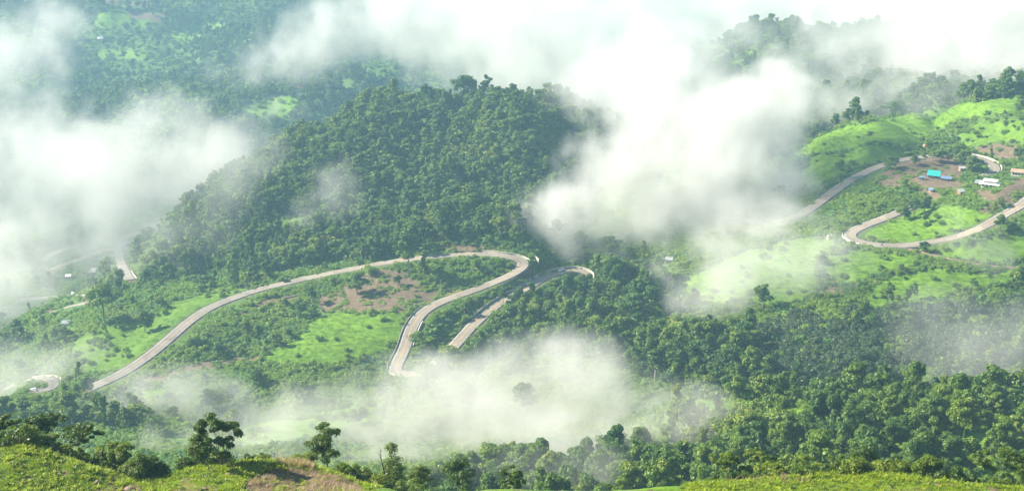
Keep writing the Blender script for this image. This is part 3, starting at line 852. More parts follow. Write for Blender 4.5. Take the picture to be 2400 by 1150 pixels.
def scatter(name, label, pts, rot, scl, pick, coll, kind='stuff'):
    """one object whose points carry copies of the plants in the collection"""
    n = len(pts)
    me = bpy.data.meshes.new(name)
    me.vertices.add(n); me.vertices.foreach_set('co', np.asarray(pts, np.float32).ravel())
    a = me.attributes.new('turn', 'FLOAT_VECTOR', 'POINT'); a.data.foreach_set('vector', np.asarray(rot, np.float32).ravel())
    a = me.attributes.new('size', 'FLOAT_VECTOR', 'POINT'); a.data.foreach_set('vector', np.asarray(scl, np.float32).ravel())
    a = me.attributes.new('pick', 'INT', 'POINT'); a.data.foreach_set('value', np.asarray(pick, np.int32))
    o = link(name, me, kind=kind, label=label)
    ng = bpy.data.node_groups.new(name, 'GeometryNodeTree')
    ng.interface.new_socket('Geometry', in_out='INPUT', socket_type='NodeSocketGeometry')
    ng.interface.new_socket('Geometry', in_out='OUTPUT', socket_type='NodeSocketGeometry')
    N, L = ng.nodes.new, ng.links.new
    gi, go, ip, ci = N('NodeGroupInput'), N('NodeGroupOutput'), N('GeometryNodeInstanceOnPoints'), N('GeometryNodeCollectionInfo')
    ci.inputs['Collection'].default_value = coll
    ci.inputs['Separate Children'].default_value = True
    ci.inputs['Reset Children'].default_value = True
    ip.inputs['Pick Instance'].default_value = True
    def na(nm, dt):
        q = N('GeometryNodeInputNamedAttribute'); q.data_type = dt; q.inputs[0].default_value = nm
        return q.outputs[0]
    e2r = N('FunctionNodeEulerToRotation')
    L(na('turn', 'FLOAT_VECTOR'), e2r.inputs[0])
    L(gi.outputs[0], ip.inputs['Points']); L(ci.outputs[0], ip.inputs['Instance'])
    L(na('pick', 'INT'), ip.inputs['Instance Index']); L(e2r.outputs[0], ip.inputs['Rotation']); L(na('size', 'FLOAT_VECTOR'), ip.inputs['Scale'])
    L(ip.outputs[0], go.inputs[0])
    o.modifiers.new('scatter', 'NODES').node_group = ng
    return o

RNG = np.random.default_rng(7)
def jitter_grid(y0, y1, s, tanmax=0.43):
    """jittered points on a square grid of the ground in the camera's wedge"""
    ys = np.arange(y0, y1, s); out = []
    for y in ys:
        xm = y * tanmax
        xs = np.arange(-xm, xm, s)
        out.append(np.stack([xs + RNG.random(len(xs)) * s, y + RNG.random(len(xs)) * s], 1))
    p = np.concatenate(out)
    return p[:, 0], p[:, 1]

def in_view(px, py, m=60):
    return (px > -m) & (px < 2400 + m) & (py > -m) & (py < 1150 + 2.5 * m)

def clear_sight(x, y, z, top):
    """whether the ground leaves a plant's top in sight of the camera"""
    ok = np.ones(len(x), bool)
    for t in np.linspace(0.12, 0.96, 42):
        ok &= (gh(x * t, y * t) < (z + top) * t + 0.3)
    return ok

# ------------------------------------------------------------------ where plants stand
# near and middle ground
s0 = 2.45
bx, by = [], []
for y0, y1, s in ((380, 640, 3.0), (640, 1000, 2.9), (1000, 1420, 3.6)):
    a, b = jitter_grid(y0, y1, s); bx.append(a); by.append(b)
bx, by = np.concatenate(bx), np.concatenate(by)
bz = gh(bx, by)
bmd, bsl, bdry, bpx, bpy_, bd = classify(bx, by, bz, 12)
brd = groad(bx, by)
keep = in_view(bpx, bpy_) & (brd > 2.0) & clear_sight(bx, by, bz, 14)
bx, by, bz, bmd, bsl, bdry, bpx, bpy_, bd, brd = [v[keep] for v in (bx, by, bz, bmd, bsl, bdry, bpx, bpy_, bd, brd)]
n = len(bx)
fspace = np.zeros(n)
for sp, poly in FOREST[:-1]:
    fspace = np.where(inpoly(bpx, bpy_, poly) & (fspace == 0), sp, fspace)
cell = np.where(by < 640, 3.0, np.where(by < 1000, 2.9, 3.6))
u = RNG.random(n); u2 = RNG.random(n)
clump = fbm(bx / 38, by / 38, 3, 301); clump2 = fbm(bx / 15, by / 15, 2, 311)
in_tree = (fspace > 0) & (u < (cell / np.maximum(fspace, 1)) ** 2 * (0.55 + 0.9 * clump)) & (brd > 5) & (bmd < 0) & (bsl < 0)
in_tree &= ~((by < 600) & (bpy_ < 985) & (clump2 > .62))
stray = (fspace == 0) & ~((by < 640) & (bpx < 1450)) & (bmd < 0) & (bsl < 0) & ~bdry & (u < 0.007 + 0.06 * sstep(0.58, 0.70, clump)) & (brd > 6)
tree = in_tree | stray
ban = ~tree & (bmd < 0) & (bsl < 0) & ~bdry & (fspace == 0) & (brd > 3) & (u2 < 0.22 * sstep(0.52, 0.66, fbm(bx / 26, by / 26, 3, 331)))
bsh = ~tree & ~ban & (bmd < 0) & (bsl < 0) & (u2 < np.where(bdry, 0.12, np.where(fspace > 0, 0.30, 0.10 + 0.42 * sstep(0.48, 0.68, clump2))))
mnd = ~tree & ~ban & ~bsh & (bmd < 0) & ((bsl < 0) | (u2 < 0.12)) & (u2 < np.where(bdry, 0.45, 0.9))
crp = (bmd >= 0) & (u2 < np.array([m_[3] for m_ in MEADOWS] + [0])[bmd] * 0.95)
clm = sstep(0.58, 0.68, fbm(bx / 19, by / 19, 3, 341))
mbush = (bmd >= 0) & (u < 0.012 + np.where(np.isin(bmd, [i for i, m_ in enumerate(MEADOWS) if m_[3] >= .75]), 0.05, 0.30) * clm)
crp &= ~mbush
bsh |= mbush
dks = inpoly(bpx, bpy_, SHADOW_SLOPE) & (by > 600) & ~tree & (bmd < 0) & (RNG.random(n) < np.where(clump2 > .55, .55, .9))
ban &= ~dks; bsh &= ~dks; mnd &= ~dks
print('plants', n, tree.sum(), ban.sum(), bsh.sum(), mnd.sum(), crp.sum(), round(time.time() - T0, 1))

# the growth in front of a road is kept low, so that the road shows as it does in the photograph
_rg = np.zeros((300, 620), np.int32)
HIDDEN = [[(2125, 350), (2262, 350), (2262, 385), (2125, 385)], [(195, 900), (225, 895), (225, 960), (195, 960)], [(975, 850), (1070, 810), (1070, 900), (975, 900)], [(1175, 685), (1245, 685), (1245, 720), (1175, 720)], [(1285, 662), (1400, 650), (1400, 720), (1285, 720)], [(2105, 455), (2230, 455), (2230, 505), (2105, 505)], [(2295, 395), (2345, 395), (2345, 430), (2295, 430)]]
for k_, (w_, q_) in ROADS.items():
    if k_.startswith('far'): continue
    s_ = side_dirs(q_)
    for o_ in np.linspace(-w_ / 2, w_ / 2, 7):
        a_, b_, _ = proj(q_[:, 0] + s_[:, 0] * o_, q_[:, 1] + s_[:, 1] * o_, q_[:, 2])
        hid = np.zeros(len(a_), bool)
        for pl in HIDDEN: hid |= inpoly(a_, b_, pl)
        ok = ~hid & (a_ > -30) & (a_ < 2430)
        _rg[np.clip((b_[ok] / 4).astype(int), 0, 299), np.clip((a_[ok] / 4).astype(int) + 8, 0, 619)] = 1
_ri = np.pad(_rg, ((1, 0), (1, 0))).cumsum(0).cumsum(1)
def hides_road(px, py, d, hgt, wid):
    hp, wp = hgt * FPX / d, wid * FPX / d
    x0 = np.clip(((px - wp / 2) / 4).astype(int) + 8, 0, 619); x1 = np.clip(((px + wp / 2) / 4).astype(int) + 9, 0, 620)
    y0 = np.clip(((py - hp) / 4).astype(int), 0, 299); y1 = np.clip((py / 4).astype(int), 0, 300)
    y1 = np.maximum(y1, y0)
    return (_ri[y1, x1] - _ri[y0, x1] - _ri[y1, x0] + _ri[y0, x0]) > 0
ht, hb = hides_road(bpx, bpy_, bd, 11, 7), hides_road(bpx, bpy_, bd, 3.0, 4)
hm_ = hides_road(bpx, bpy_, bd, 1.0, 4)
bsh |= tree & ht & ~hb
tree &= ~ht; ban &= ~hb
mnd |= bsh & hb
bsh &= ~hb; mnd &= ~hm_

# yards are kept clear in front of the houses
for hx, hy, hw, hd in ((2188, 417, 26, 20), (2217, 424, 20, 16), (2160, 421, 12, 12), (2320, 440, 36, 34), (2392, 414, 34, 26), (2252, 457, 16, 14), (2183, 452, 12, 12), (2255, 402, 14, 12), (1943, 562, 10, 12), (1568, 616, 16, 12), (217, 646, 18, 14), (160, 655, 14, 12), (158, 766, 16, 12)):
    yard = (np.abs(bpx - hx) < hw) & (bpy_ > hy - 8) & (bpy_ < hy + hd)
    tree &= ~((np.abs(bpx - hx) < hw + 8) & (bpy_ > hy - 6) & (bpy_ < hy + hd + 22)); bsh &= ~yard; ban &= ~yard; mnd &= ~yard | (RNG.random(n) < .2)

def euler(n_, tilt=0.08):
    return np.stack([RNG.normal(size=n_) * tilt, RNG.normal(size=n_) * tilt, RNG.random(n_) * 6.283], 1)
def size3(n_, lo, hi, skew=1.0):
    s = lo + (hi - lo) * RNG.random(n_) ** skew
    return np.stack([s * (.9 + .2 * RNG.random(n_)), s * (.9 + .2 * RNG.random(n_)), s * (.85 + .35 * RNG.random(n_))], 1)

# trees placed by hand where the photo shows them: (pixel x, base y, top y, kind, distance or None, label)
HAND = [
 (2166,381,356,'tall',None,'slim tree before the upper right road, second from the cloud side'),
 (2205,379,352,'round',None,'round dark tree before the middle of the upper right road'),
 (2240,384,350,'tall',None,'tall dark tree before the road above the turquoise roof'),
 (2262,380,354,'spread',None,'wide tree before the road left of the upper hairpin'),
 (205,925,880,'round',None,'misty tree standing at the left end of the main road'),
 (2145,386,364,'round',None,'bushy tree hiding the upper right road, nearest the cloud side'),
 (2186,377,357,'spread',None,'low spreading tree before the upper right road above the bare plot'),
 (2222,380,356,'round',None,'rounded tree before the upper right road above the turquoise roof'),
 (2118,516,482,'round',None,'leafy tree where the right hairpin road vanishes'),
 (2142,506,470,'spread',None,'spreading tree over the end of the right hairpin road'),
 (2166,497,466,'round',None,'dense small tree below the orange soil yard'),
 (150,962,915,'round',None,'dark misty tree covering the left end of the main road'),
 (178,940,900,'tall',None,'tall misty tree beside the left end of the main road'),
 (1000,902,850,'round',None,'round tree hiding the end of the lower bend'),
 (1030,893,838,'round',None,'dark tree just right of the lower bend'),
 (1062,872,812,'spread',None,'spreading tree where the lower road disappears'),
 (1022,925,885,'bush',None,'bushy tree under the lower bend'),
 (1092,858,815,'round',None,'rounded tree at the left tip of the grove'),
 (958,648,548,'tall',None,'tall dark tree inside the upper bend, taller of the roadside pair'),
 (993,640,588,'column',None,'shorter vine clad tree right of the tall dark tree inside the bend'),
 (838,690,640,'round',None,'dark round tree on the brown plot left of the bend'),
 (868,642,617,'bush',None,'small rounded bush tree at the road edge left of the bend'),
 (932,668,645,'round',None,'low dark round tree on the brown plot near the tall pair'),
 (1178,716,672,'tall',None,'thin crowned tree left of the lower road, smaller of two'),
 (1216,722,676,'round',None,'round dark tree hiding part of the lower road'),
 (1276,702,668,'airy',None,'slim tree between the lower road and the grove'),
 (1352,690,655,'round',None,'bushy tree in front of the small upper hairpin'),
 (1402,668,595,'tall',None,'tall tree right of the walled hairpin'),
 (1440,672,600,'spread',None,'wide dark tree standing past the walled hairpin'),
 (1243,634,606,'airy',None,'small leafy tree on the outside of the tight bend'),
 (244,752,672,'spread',None,'tall bare trunked tree with a flat crown on the left slope'),
 (340,778,728,'round',None,'dark clump of a tree on the left grassy slope'),
 (378,722,694,'round',None,'round bushy tree above the left grassy slope'),
 (312,724,692,'tall',None,'slim tree between scrub on the left slope'),
 (1052,592,560,'airy',None,'first thin roadside tree above the bend'),
 (1092,590,556,'airy',None,'second thin roadside tree above the bend'),
 (1118,588,562,'airy',None,'third thin roadside tree above the bend'),
 (2078,728,660,'airy',None,'tall thin trunked tree on the edge of the right terrace'),
 (2142,702,662,'airy',None,'slim tree on the right terrace left of the lit grass'),
 (2170,522,500,'round',None,'lone small tree on the grass inside the right hairpin'),
 (2165,592,566,'round',None,'round tree covering the outer edge of the right road'),
 (2088,398,366,'round',None,'dark round tree beside the upper right road'),
 (2122,448,420,'tall',None,'slim tree left of the turquoise roof'),
 (2252,395,355,'tall',None,'tall tree above the bare plot near the upper hairpin'),
 (2280,402,366,'round',None,'bushy tree beside the upper right hairpin'),
 (2345,540,505,'round',None,'round tree at the roadside under the right road'),
 (2346,486,462,'round',None,'dark tree below the white roofed house'),
 (1088,214,180,'spread',1262,'left of two tall trees rising above the ridge line'),
 (1140,212,177,'airy',1262,'right of two tall trees rising above the ridge line'),
 (705,742,700,'round',None,'dark bushy tree at the left end of the brown plot'),
 (578,782,748,'round',None,'round tree on the slope below the left road'),
 (452,808,780,'bush',None,'bushy tree on the verge below the left road'),
 (512,838,808,'tall',None,'slim tree on the slope under the left road'),
 (385,845,828,'bush',None,'small bush tree just below the left road'),
 (668,722,700,'round',None,'smaller tree left of the dark bushy tree by the brown plot'),
 (1105,712,690,'bush',None,'bushy scrub mound between the two road arms'),
 (980,815,780,'spread',None,'spreading tree in the inner corner of the lower bend'),
 (1690,1010,935,'column',545,'tall vine covered tree on the near spur, leftmost of the columns'),
 (1815,1060,960,'column',520,'tall vine covered column tree on the near spur'),
 (1800,960,900,'round',560,'rounded leafy tree above the near spur crest'),
 (1870,965,905,'round',552,'broad leafy tree right of the lit spur crest'),
 (1990,1000,915,'airy',530,'feathery bamboo like tree standing out on the near spur'),
]
KIND_H = {'round': 10.5, 'tall': 15.0, 'column': 14.0, 'spread': 11.0, 'airy': 12.5, 'bush': 3.0}
def place_tree(name, meshes, loc, rz, sc, label, cat, group=None, parts=('trunk', 'crown')):
    r = thing(name, label, cat, loc, rz, group)
    r.scale = sc
    for nm, me in zip(parts, meshes): link(nm, me, r)
    return r
hand_xy = []
for i, (px_, yb, yt, kd, Y, lab) in enumerate(HAND):
    c = seen(px_, yb) if Y is None else P(px_, yb, Y)
    c[2] = float(gh(c[0], c[1]))
    _, pb, dd = proj(*c)
    want = (pb - yt) * dd / FPX / CP
    want = max(want, 2.0)
    ks = [j for j, k in enumerate(TREE_KINDS) if k == kd]
    ms = BUSHES[i % 4] if kd == 'bush' else HI[ks[i % len(ks)]]
    s = want / KIND_H[kd]
    wf = s * (1.0 if s < 1.4 else (1.4 / s) ** .5)
    place_tree('tree', ms, tuple(c), i * 2.4, (wf, wf, s), lab, 'tree')
    hand_xy.append(c[:2])
hand_xy = np.array(hand_xy)

def split_off(mask, hgt, limit, ymax):
    """the plants of the mask that show largest, up to the limit; the rest"""
    k = np.nonzero(mask)[0]
    vis = in_view(bpx[k], bpy_[k], 0) & (by[k] < ymax)
    score = np.where(vis, hgt / bd[k], -1)
    o = np.argsort(-score)[:limit]
    o = o[score[o] > 0]
    m = np.zeros(len(k), bool); m[o] = True
    return k[m], k[~m]

far_hand = np.ones(n, bool)
for hx, hy in hand_xy: far_hand &= (bx - hx) ** 2 + (by - hy) ** 2 > 16
tree &= far_hand & ~(stray & (bpx > 1430) & (bpx < 1820) & (bpy_ > 420) & (bpy_ < 570)) & ~((bpx > 1250) & (bpx < 1570) & (bpy_ > 890) & (bpy_ < 1060))
one, rest = split_off(tree, 10.0, 255, 900)
TONES = [('dark green', M_LEAF_D), ('mid green', M_LEAF), ('yellow green', M_LEAF_Y), ('olive', M_LEAF_O)]
SHAPE = {'round': 'rounded tree', 'tall': 'tall straight tree', 'column': 'vine draped column tree', 'spread': 'wide crowned tree', 'airy': 'thin crowned tree'}
ZONES = [(lambda a, b, y: y < 640 and a > 2150 and b > 1020, 'by the lower right corner'), (lambda a, b, y: y < 640 and a > 2150, 'near the right edge below the dark slope'),
         (lambda a, b, y: y < 640 and a > 1850 and b > 1020, 'close behind the right knoll'), (lambda a, b, y: y < 640 and a > 1850, 'in the wood under the dark slope'),
         (lambda a, b, y: y < 640 and a > 1500 and b > 1030, 'low on the spur left of the right knoll'), (lambda a, b, y: y < 640 and a > 1500, 'along the lit spur crest'),
         (lambda a, b, y: y < 640 and a > 1000, 'in the mist at the bottom centre'), (lambda a, b, y: y < 640, 'in the mist behind the left knolls'),
         (lambda a, b, y: a < 640, 'in the misty hollow low at the left'), (lambda a, b, y: b > 820, 'at the foot of the middle grove'), (lambda a, b, y: True, 'in the middle grove')]
def own_material(o, m):
    o.material_slots[0].link = 'OBJECT'; o.material_slots[0].material = m
for q, k in enumerate(one):
    zone = [z for test, z in ZONES if test(bpx[k], bpy_[k], by[k])][0]
    s = 0.5 + 0.85 * RNG.random() ** 1.6 if by[k] < 640 else 0.7 + 0.6 * RNG.random()
    w = RNG.integers(len(HI)); tn, tm = TONES[RNG.choice(4, p=(.5, .35, .11, .04))]
    r = place_tree('tree', HI[w], (bx[k], by[k], bz[k]), RNG.random() * 6.283, (s * (.85 + .3 * RNG.random()), s * (.85 + .3 * RNG.random()), s * (.8 + .45 * RNG.random())), '%s %s %s' % (tn, SHAPE[TREE_KINDS[w]], zone), 'tree', 'trees ' + zone)
    own_material(r.children[1], tm)

C_TREE = proto_collection('forest_plant', [join_meshes('forest_tree', m_) for m_ in LO])
C_BUSH = proto_collection('scrub_plant', [join_meshes('scrub_bush', m_) for m_ in BUSHES + MOUNDS])
C_BAN = proto_collection('banana_plant', [join_meshes('banana', m_) for m_ in BANANAS])
C_CROP = proto_collection('crop', [TUFT, TUFT2])
def spts(k, dz=0.0): return np.stack([bx[k], by[k], bz[k] + dz], 1)
m = len(rest)
scatter('forest', 'dense mixed forest covering the ridge and valley slopes', spts(rest), euler(m), size3(m, 0.42, 1.25, 1.7), RNG.integers(0, len(LO), m), C_TREE)
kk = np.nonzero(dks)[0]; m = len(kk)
scatter('scrub', 'dark scrub on the shaded lower right slope', spts(kk), euler(m, .15), size3(m, .8, 1.9, 1.5), np.where(RNG.random(m) < .7, RNG.integers(0, 2, m), RNG.integers(2, 4, m)), proto_collection('dark_scrub', [join_meshes('dark_bush', m_) for m_ in SHADE_TONED]))
# banana plants
one, rest = split_off(ban, 4.0, 160, 900)
for k in one:
    place_tree('banana_plant', BANANAS[RNG.integers(3)], (bx[k], by[k], bz[k]), RNG.random() * 6.28, (1.1,) * 3, 'broad leaved banana plant ' + [z for test, z in ZONES if test(bpx[k], bpy_[k], by[k])][0], 'banana plant', 'banana plants ' + [z for test, z in ZONES if test(bpx[k], bpy_[k], by[k])][0], ('stem', 'crown'))
m = len(rest)
if m: scatter('banana_foliage', 'banana plants among the scrub', spts(rest), euler(m), size3(m, .7, 1.3), RNG.integers(0, 3, m), C_BAN)
one, rest = split_off(bsh, 3.0, 200, 800)
for k in one:
    s = .8 + .7 * RNG.random()
    zone = [z for test, z in ZONES if test(bpx[k], bpy_[k], by[k])][0]; w = int(RNG.integers(2))
    r = place_tree('bush', BUSHES[RNG.integers(4)], (bx[k], by[k], bz[k]), RNG.random() * 6.28, (s, s, s), '%s leafy bush %s' % (('light green', 'dark green')[w], zone), 'bush', 'bushes ' + zone)
    if w: own_material(r.children[1], M_LEAF_D)
ms_ = np.nonzero(mnd)[0]
kk = np.concatenate([rest, ms_]); pk = np.concatenate([RNG.integers(0, 4, len(rest)), RNG.integers(4, 7, len(ms_))])
m = len(kk)
scatter('undergrowth', 'low green scrub covering the open slopes', spts(kk), euler(m, .15), size3(m, .6, 1.25), pk, C_BUSH)
kk = np.nonzero(crp)[0]; m = len(kk)
scatter('crop_grass', 'green crop growing in the meadows', spts(kk), euler(m, .1), size3(m, .75, 1.35), RNG.integers(0, 2, m), C_CROP)
print('middle plants', round(time.time() - T0, 1))

# far mountainside: bigger steps
fx, fyy = [], []
for y0, y1, s in ((1420, 2000, 6.5), (2000, 3100, 9.0)):
    a, b = jitter_grid(y0, y1, s); fx.append(a); fyy.append(b)
fx, fyy = np.concatenate(fx), np.concatenate(fyy); fz = gh(fx, fyy)
md_, sl_, _, px_, py_, d_ = classify(fx, fyy, fz, 14)
u = RNG.random(len(fx)); cl = fbm(fx / 120, fyy / 120, 4, 401)
far = in_view(px_, py_, 40) & clear_sight(fx, fyy, fz, 12) & (sl_ < 0)
ft = far & (md_ < 0) & (u < 0.14 + 0.95 * sstep(0.42, 0.58, cl))
fb = far & ~ft & (u < np.where(md_ < 0, 1.0, 0.25))
k = np.nonzero(ft)[0]; m = len(k)
scatter('forest', 'far forest on the mountainside beyond the ridge', np.stack([fx[k], fyy[k], fz[k]], 1), euler(m), size3(m, .6, 1.35, 1.3), RNG.integers(0, len(LO), m), C_TREE)
k = np.nonzero(fb)[0]; m = len(k)
scatter('undergrowth', 'far scrub on the mountainside', np.stack([fx[k], fyy[k], fz[k]], 1), euler(m, .15), size3(m, 1.0, 1.9), RNG.integers(0, 7, m), C_BUSH)
print('far plants', ft.sum(), fb.sum(), round(time.time() - T0, 1))
# ------------------------------------------------------------------ foreground knoll plants
def fg_tree_meshes(seed, H, W, style, leaves, leaf=0.20, mat=None):
    """trunk and crown meshes of a near tree, H tall and W wide"""
    rng = np.random.default_rng(seed)
    segs, tips = [], []
    def grow(p, d, L, r, lev, spread, nsub):
        p = np.array(p, float); d = np.array(d, float) / np.linalg.norm(d)
        steps = 3
        for i in range(steps):
            q = p + d * L / steps
            r2 = r * 0.88
            segs.append((tuple(p), tuple(q), r, r2))
            p, r = q, r2
            d = d + rng.normal(size=3) * 0.13 + np.array((0, 0, 0.05)); d /= np.linalg.norm(d)
        if lev <= 0:
            tips.append(p); return
        k = nsub if rng.random() < .7 else nsub + 1
        a0 = rng.random() * 6.283
        for i in range(k):
            a = a0 + 6.283 * i / k + rng.normal() * .4
            side = np.array((math.cos(a), math.sin(a), 0.1))
            e = d * (1 - spread) + side * spread * (0.7 + .6 * rng.random())
            grow(p, e, L * (0.66 + .2 * rng.random()), r * 0.66, lev - 1, spread, 2)
        if lev >= 2: tips.append(p + rng.normal(size=3) * .2)
    if style == 'fork':
        for k, (a, tilt) in enumerate(((0.4, .10), (2.6, .16), (5.8, .42), (4.2, .22))):
            grow((0.1 * math.cos(a), 0.1 * math.sin(a), -1), (math.cos(a) * tilt, math.sin(a) * tilt, 1), 2.7 + .3 * k, .15, 3, .34, 2)
        rc, fl = .64, .62
    elif style == 'umbrella':
        grow((0, 0, -1), (.05, .02, 1), 3.6, .2, 4, .58, 3); rc, fl = .52, .42
    elif style == 'oak':
        grow((0, 0, -1), (.03, .02, 1), 2.6, .2, 4, .48, 3); rc, fl = .62, .7
    elif style == 'dense':
        grow((0, 0, -1), (.02, .02, 1), 1.7, .18, 4, .42, 3)
        rc, fl = .75, .85
        for i in range(26):
            t = rng.random(); a = rng.random() * 6.283; rr = 1.5 * math.sin(math.pi * (0.15 + .8 * t)) * rng.random() ** .5
            tips.append(np.array((rr * math.cos(a), rr * math.sin(a), 0.3 + 6 * t)))
    elif style == 'airy':
        grow((0, 0, -1), (.06, -.03, 1), 2.8, .13, 4, .40, 2); rc, fl = .48, .6
    tp = np.array(tips)
    ext = np.array([(s[1][0], s[1][1], s[1][2]) for s in segs])
    zmax = max(tp[:, 2].max() + rc * fl, .1)
    wx = max(tp[:, 0].max() - tp[:, 0].min() + 2 * rc, .1)
    sz, sx = H / zmax, W / wx
    sc = np.array((sx, sx, sz))
    sg = []
    for a, b, r0, r1 in segs:
        a, b = np.array(a), np.array(b)
        a = np.array((a[0] * sx, a[1] * sx, a[2] * sz if a[2] > 0 else a[2])); b = b * sc
        sg.append((tuple(a), tuple(b), r0 * min(sx, sz) ** .5, r1 * min(sx, sz) ** .5))
    rr = rc * (sx * sz) ** .25
    lobes = [(tuple(t * sc), (rr * (.7 + .6 * rng.random()),) * 2 + (rr * fl * (.7 + .6 * rng.random()),)) for t in tp]
    V_, tint = leaf_cloud(rng, lobes, int(leaves * 1.5), leaf, up=.35, aspect=1.7)
    return limb_tubes(sg, 5).mesh('trunk', M_BARK), quads_mesh('crown', V_, tint, mat)

FG = [  # (pixel x, top y, width px, distance, style, leaves, label)
 (524, 956, 108, 184, 'fork', 8200, 'tallest knoll tree with forked bare stems and clumped crown'),
 (474, 1006, 74, 187, 'dense', 3800, 'dark bushy tree leaning on the forked knoll tree'),
 (766, 1006, 84, 186, 'oak', 4200, 'lone leafy tree at the end of the bare brown bank'),
 (921, 1036, 66, 196, 'dense', 4600, 'dark upright tree beside a bare dead stem'),
 (980, 1092, 56, 205, 'oak', 2800, 'small round crowned tree right of the dead stem'),
 (1079, 1076, 74, 208, 'oak', 3600, 'dome crowned tree at the middle of the bottom edge'),
 (1203, 1098, 64, 206, 'umbrella', 2600, 'flat crowned tree with forked trunk at the bottom centre'),
 (186, 996, 92, 192, 'umbrella', 4200, 'wide crowned dark tree with a visible trunk behind the left knoll'),
 (104, 970, 86, 200, 'oak', 4200, 'tall broad tree at the back of the left knoll'),
 (42, 976, 60, 197, 'airy', 2600, 'slim tree on the left knoll near the picture corner'),
 (4, 992, 56, 196, 'oak', 2600, 'leafy tree cut by the left picture edge'),
 (118, 1018, 50, 189, 'airy', 2200, 'yellow green sapling before the broad tree on the left knoll'),
 (262, 1030, 70, 190, 'airy', 2600, 'open crowned tree in the dip between the left knolls'),
 (285, 1040, 84, 187, 'oak', 3600, 'sunlit bushy tree in the dip between the knolls'),
 (330, 1062, 92, 183, 'dense', 4200, 'big dark bush tree at the bottom of the dip'),
 (374, 1084, 60, 184, 'dense', 2600, 'low dark bush tree right of the big one in the dip'),
 (432, 1078, 50, 187, 'oak', 2000, 'low leafy tree at the foot of the forked tree'),
 (850, 1102, 50, 192, 'oak', 2000, 'low tree beyond the end of the brown bank'),
 (1705, 1060, 64, 192, 'airy', 2600, 'thin stemmed yellow green tree left of the right knoll'),
 (1752, 1056, 78, 195, 'airy', 3000, 'open yellow green tree above the right knoll grass'),
 (1812, 1074, 70, 198, 'oak', 2600, 'bushy tree behind the left part of the right knoll'),
 (1888, 1078, 74, 196, 'oak', 2600, 'sunlit round tree behind the top of the right knoll'),
 (1962, 1062, 52, 199, 'airy', 2400, 'tall thin tree rising behind the top of the right knoll'),
 (2030, 1044, 66, 202, 'oak', 3200, 'dark topped tree behind the right side of the knoll'),
 (2118, 1082, 66, 192, 'oak', 2600, 'yellow tinged bushy tree right of the right knoll top'),
 (2185, 1072, 74, 190, 'oak', 3000, 'rounded yellow green tree on the right knoll flank'),
 (2246, 1092, 60, 188, 'dense', 2600, 'dark leafy bush tree low on the right knoll flank'),
 (2340, 1042, 118, 196, 'airy', 4600, 'large open crowned tree by the lower right corner'),
 (2405, 1068, 70, 200, 'oak', 2800, 'tree cut by the lower right picture edge'),
]
for i, (px_, yt, wpx, Y, st, lv, lab) in enumerate(FG):
    c = P(px_, 1080, Y); z0 = float(gh(c[0], c[1]))
    _, _, dd = proj(c[0], c[1], z0)
    top = P(px_, yt, Y)[2]
    H = max(top - z0, 2.0); W = wpx * dd / FPX
    tm = fg_tree_meshes(500 + i, H, W, st, lv, 0.17 if lv > 3500 else 0.18, M_FGLEAF2 if ('yellow' in lab or 'sunlit' in lab or 'open' in lab) else M_FGLEAF)
    r = thing('tree', lab, 'tree', (c[0], c[1], z0))
    link('trunk', tm[0], r); link('crown', tm[1], r)

# the dead stem
c = P(897, 1080, 194); z0 = float(gh(c[0], c[1])); H = P(897, 1050, 194)[2] - z0
mb = MB(); rng = np.random.default_rng(9)
p = np.array((0, 0, -1.0)); stem = [p]
for t in (.35, .6, .8, 1.0): stem.append(np.array((.35 * math.sin(t * 5), .1, H * t)))
r = thing('dead_tree', 'bare dead stem with broken twigs beside the dark upright tree', 'dead tree', (c[0], c[1], z0))
for a, b, r0, r1 in zip(stem[:-1], stem[1:], (.16, .13, .1, .07), (.13, .1, .07, .03)): mb.tube(a, b, r0, r1, 6)
mb.obj('trunk', M_BARK, r)
for k in range(5):
    s = stem[2] + (stem[4] - stem[2]) * (k / 5); a = 1.3 * k
    MB().tube(s, s + np.array((math.cos(a) * .7, math.sin(a) * .5, .8)), .05, .015, 5).obj('twig', M_BARK, r)

# bushes along the crests
FGB = []
for i in range(4):
    rng = np.random.default_rng(700 + i)
    lobes = [((.55 * rng.normal(), .55 * rng.normal(), .35 + .6 * rng.random()), (.5, .5, .42)) for _ in range(7)]
    V_, tint = leaf_cloud(rng, lobes, 760, .16, up=.3, aspect=1.8)
    FGB.append((limb_tubes([((0, 0, -.3), l[0], .04, .02) for l in lobes[::2]]).mesh('stem', M_BARK), quads_mesh('crown', V_, tint, M_FGLEAF2 if i % 2 else M_FGLEAF)))
rng = np.random.default_rng(31)
CREST_BUSH = [(px_ + rng.normal() * 6, 187 + 4 * rng.random(), .8 + .8 * rng.random(), g) for g, xs in
  (('bushes on the left knoll', list(range(20, 150, 22)) + list(range(150, 420, 15))), ('bushes on the middle knoll crest', list(range(420, 530, 14)) + [585, 600, 615, 628, 690, 705, 720] + list(range(800, 960, 12))), ('bushes on the right knoll crest', list(range(1670, 2400, 17)))) for px_ in xs]
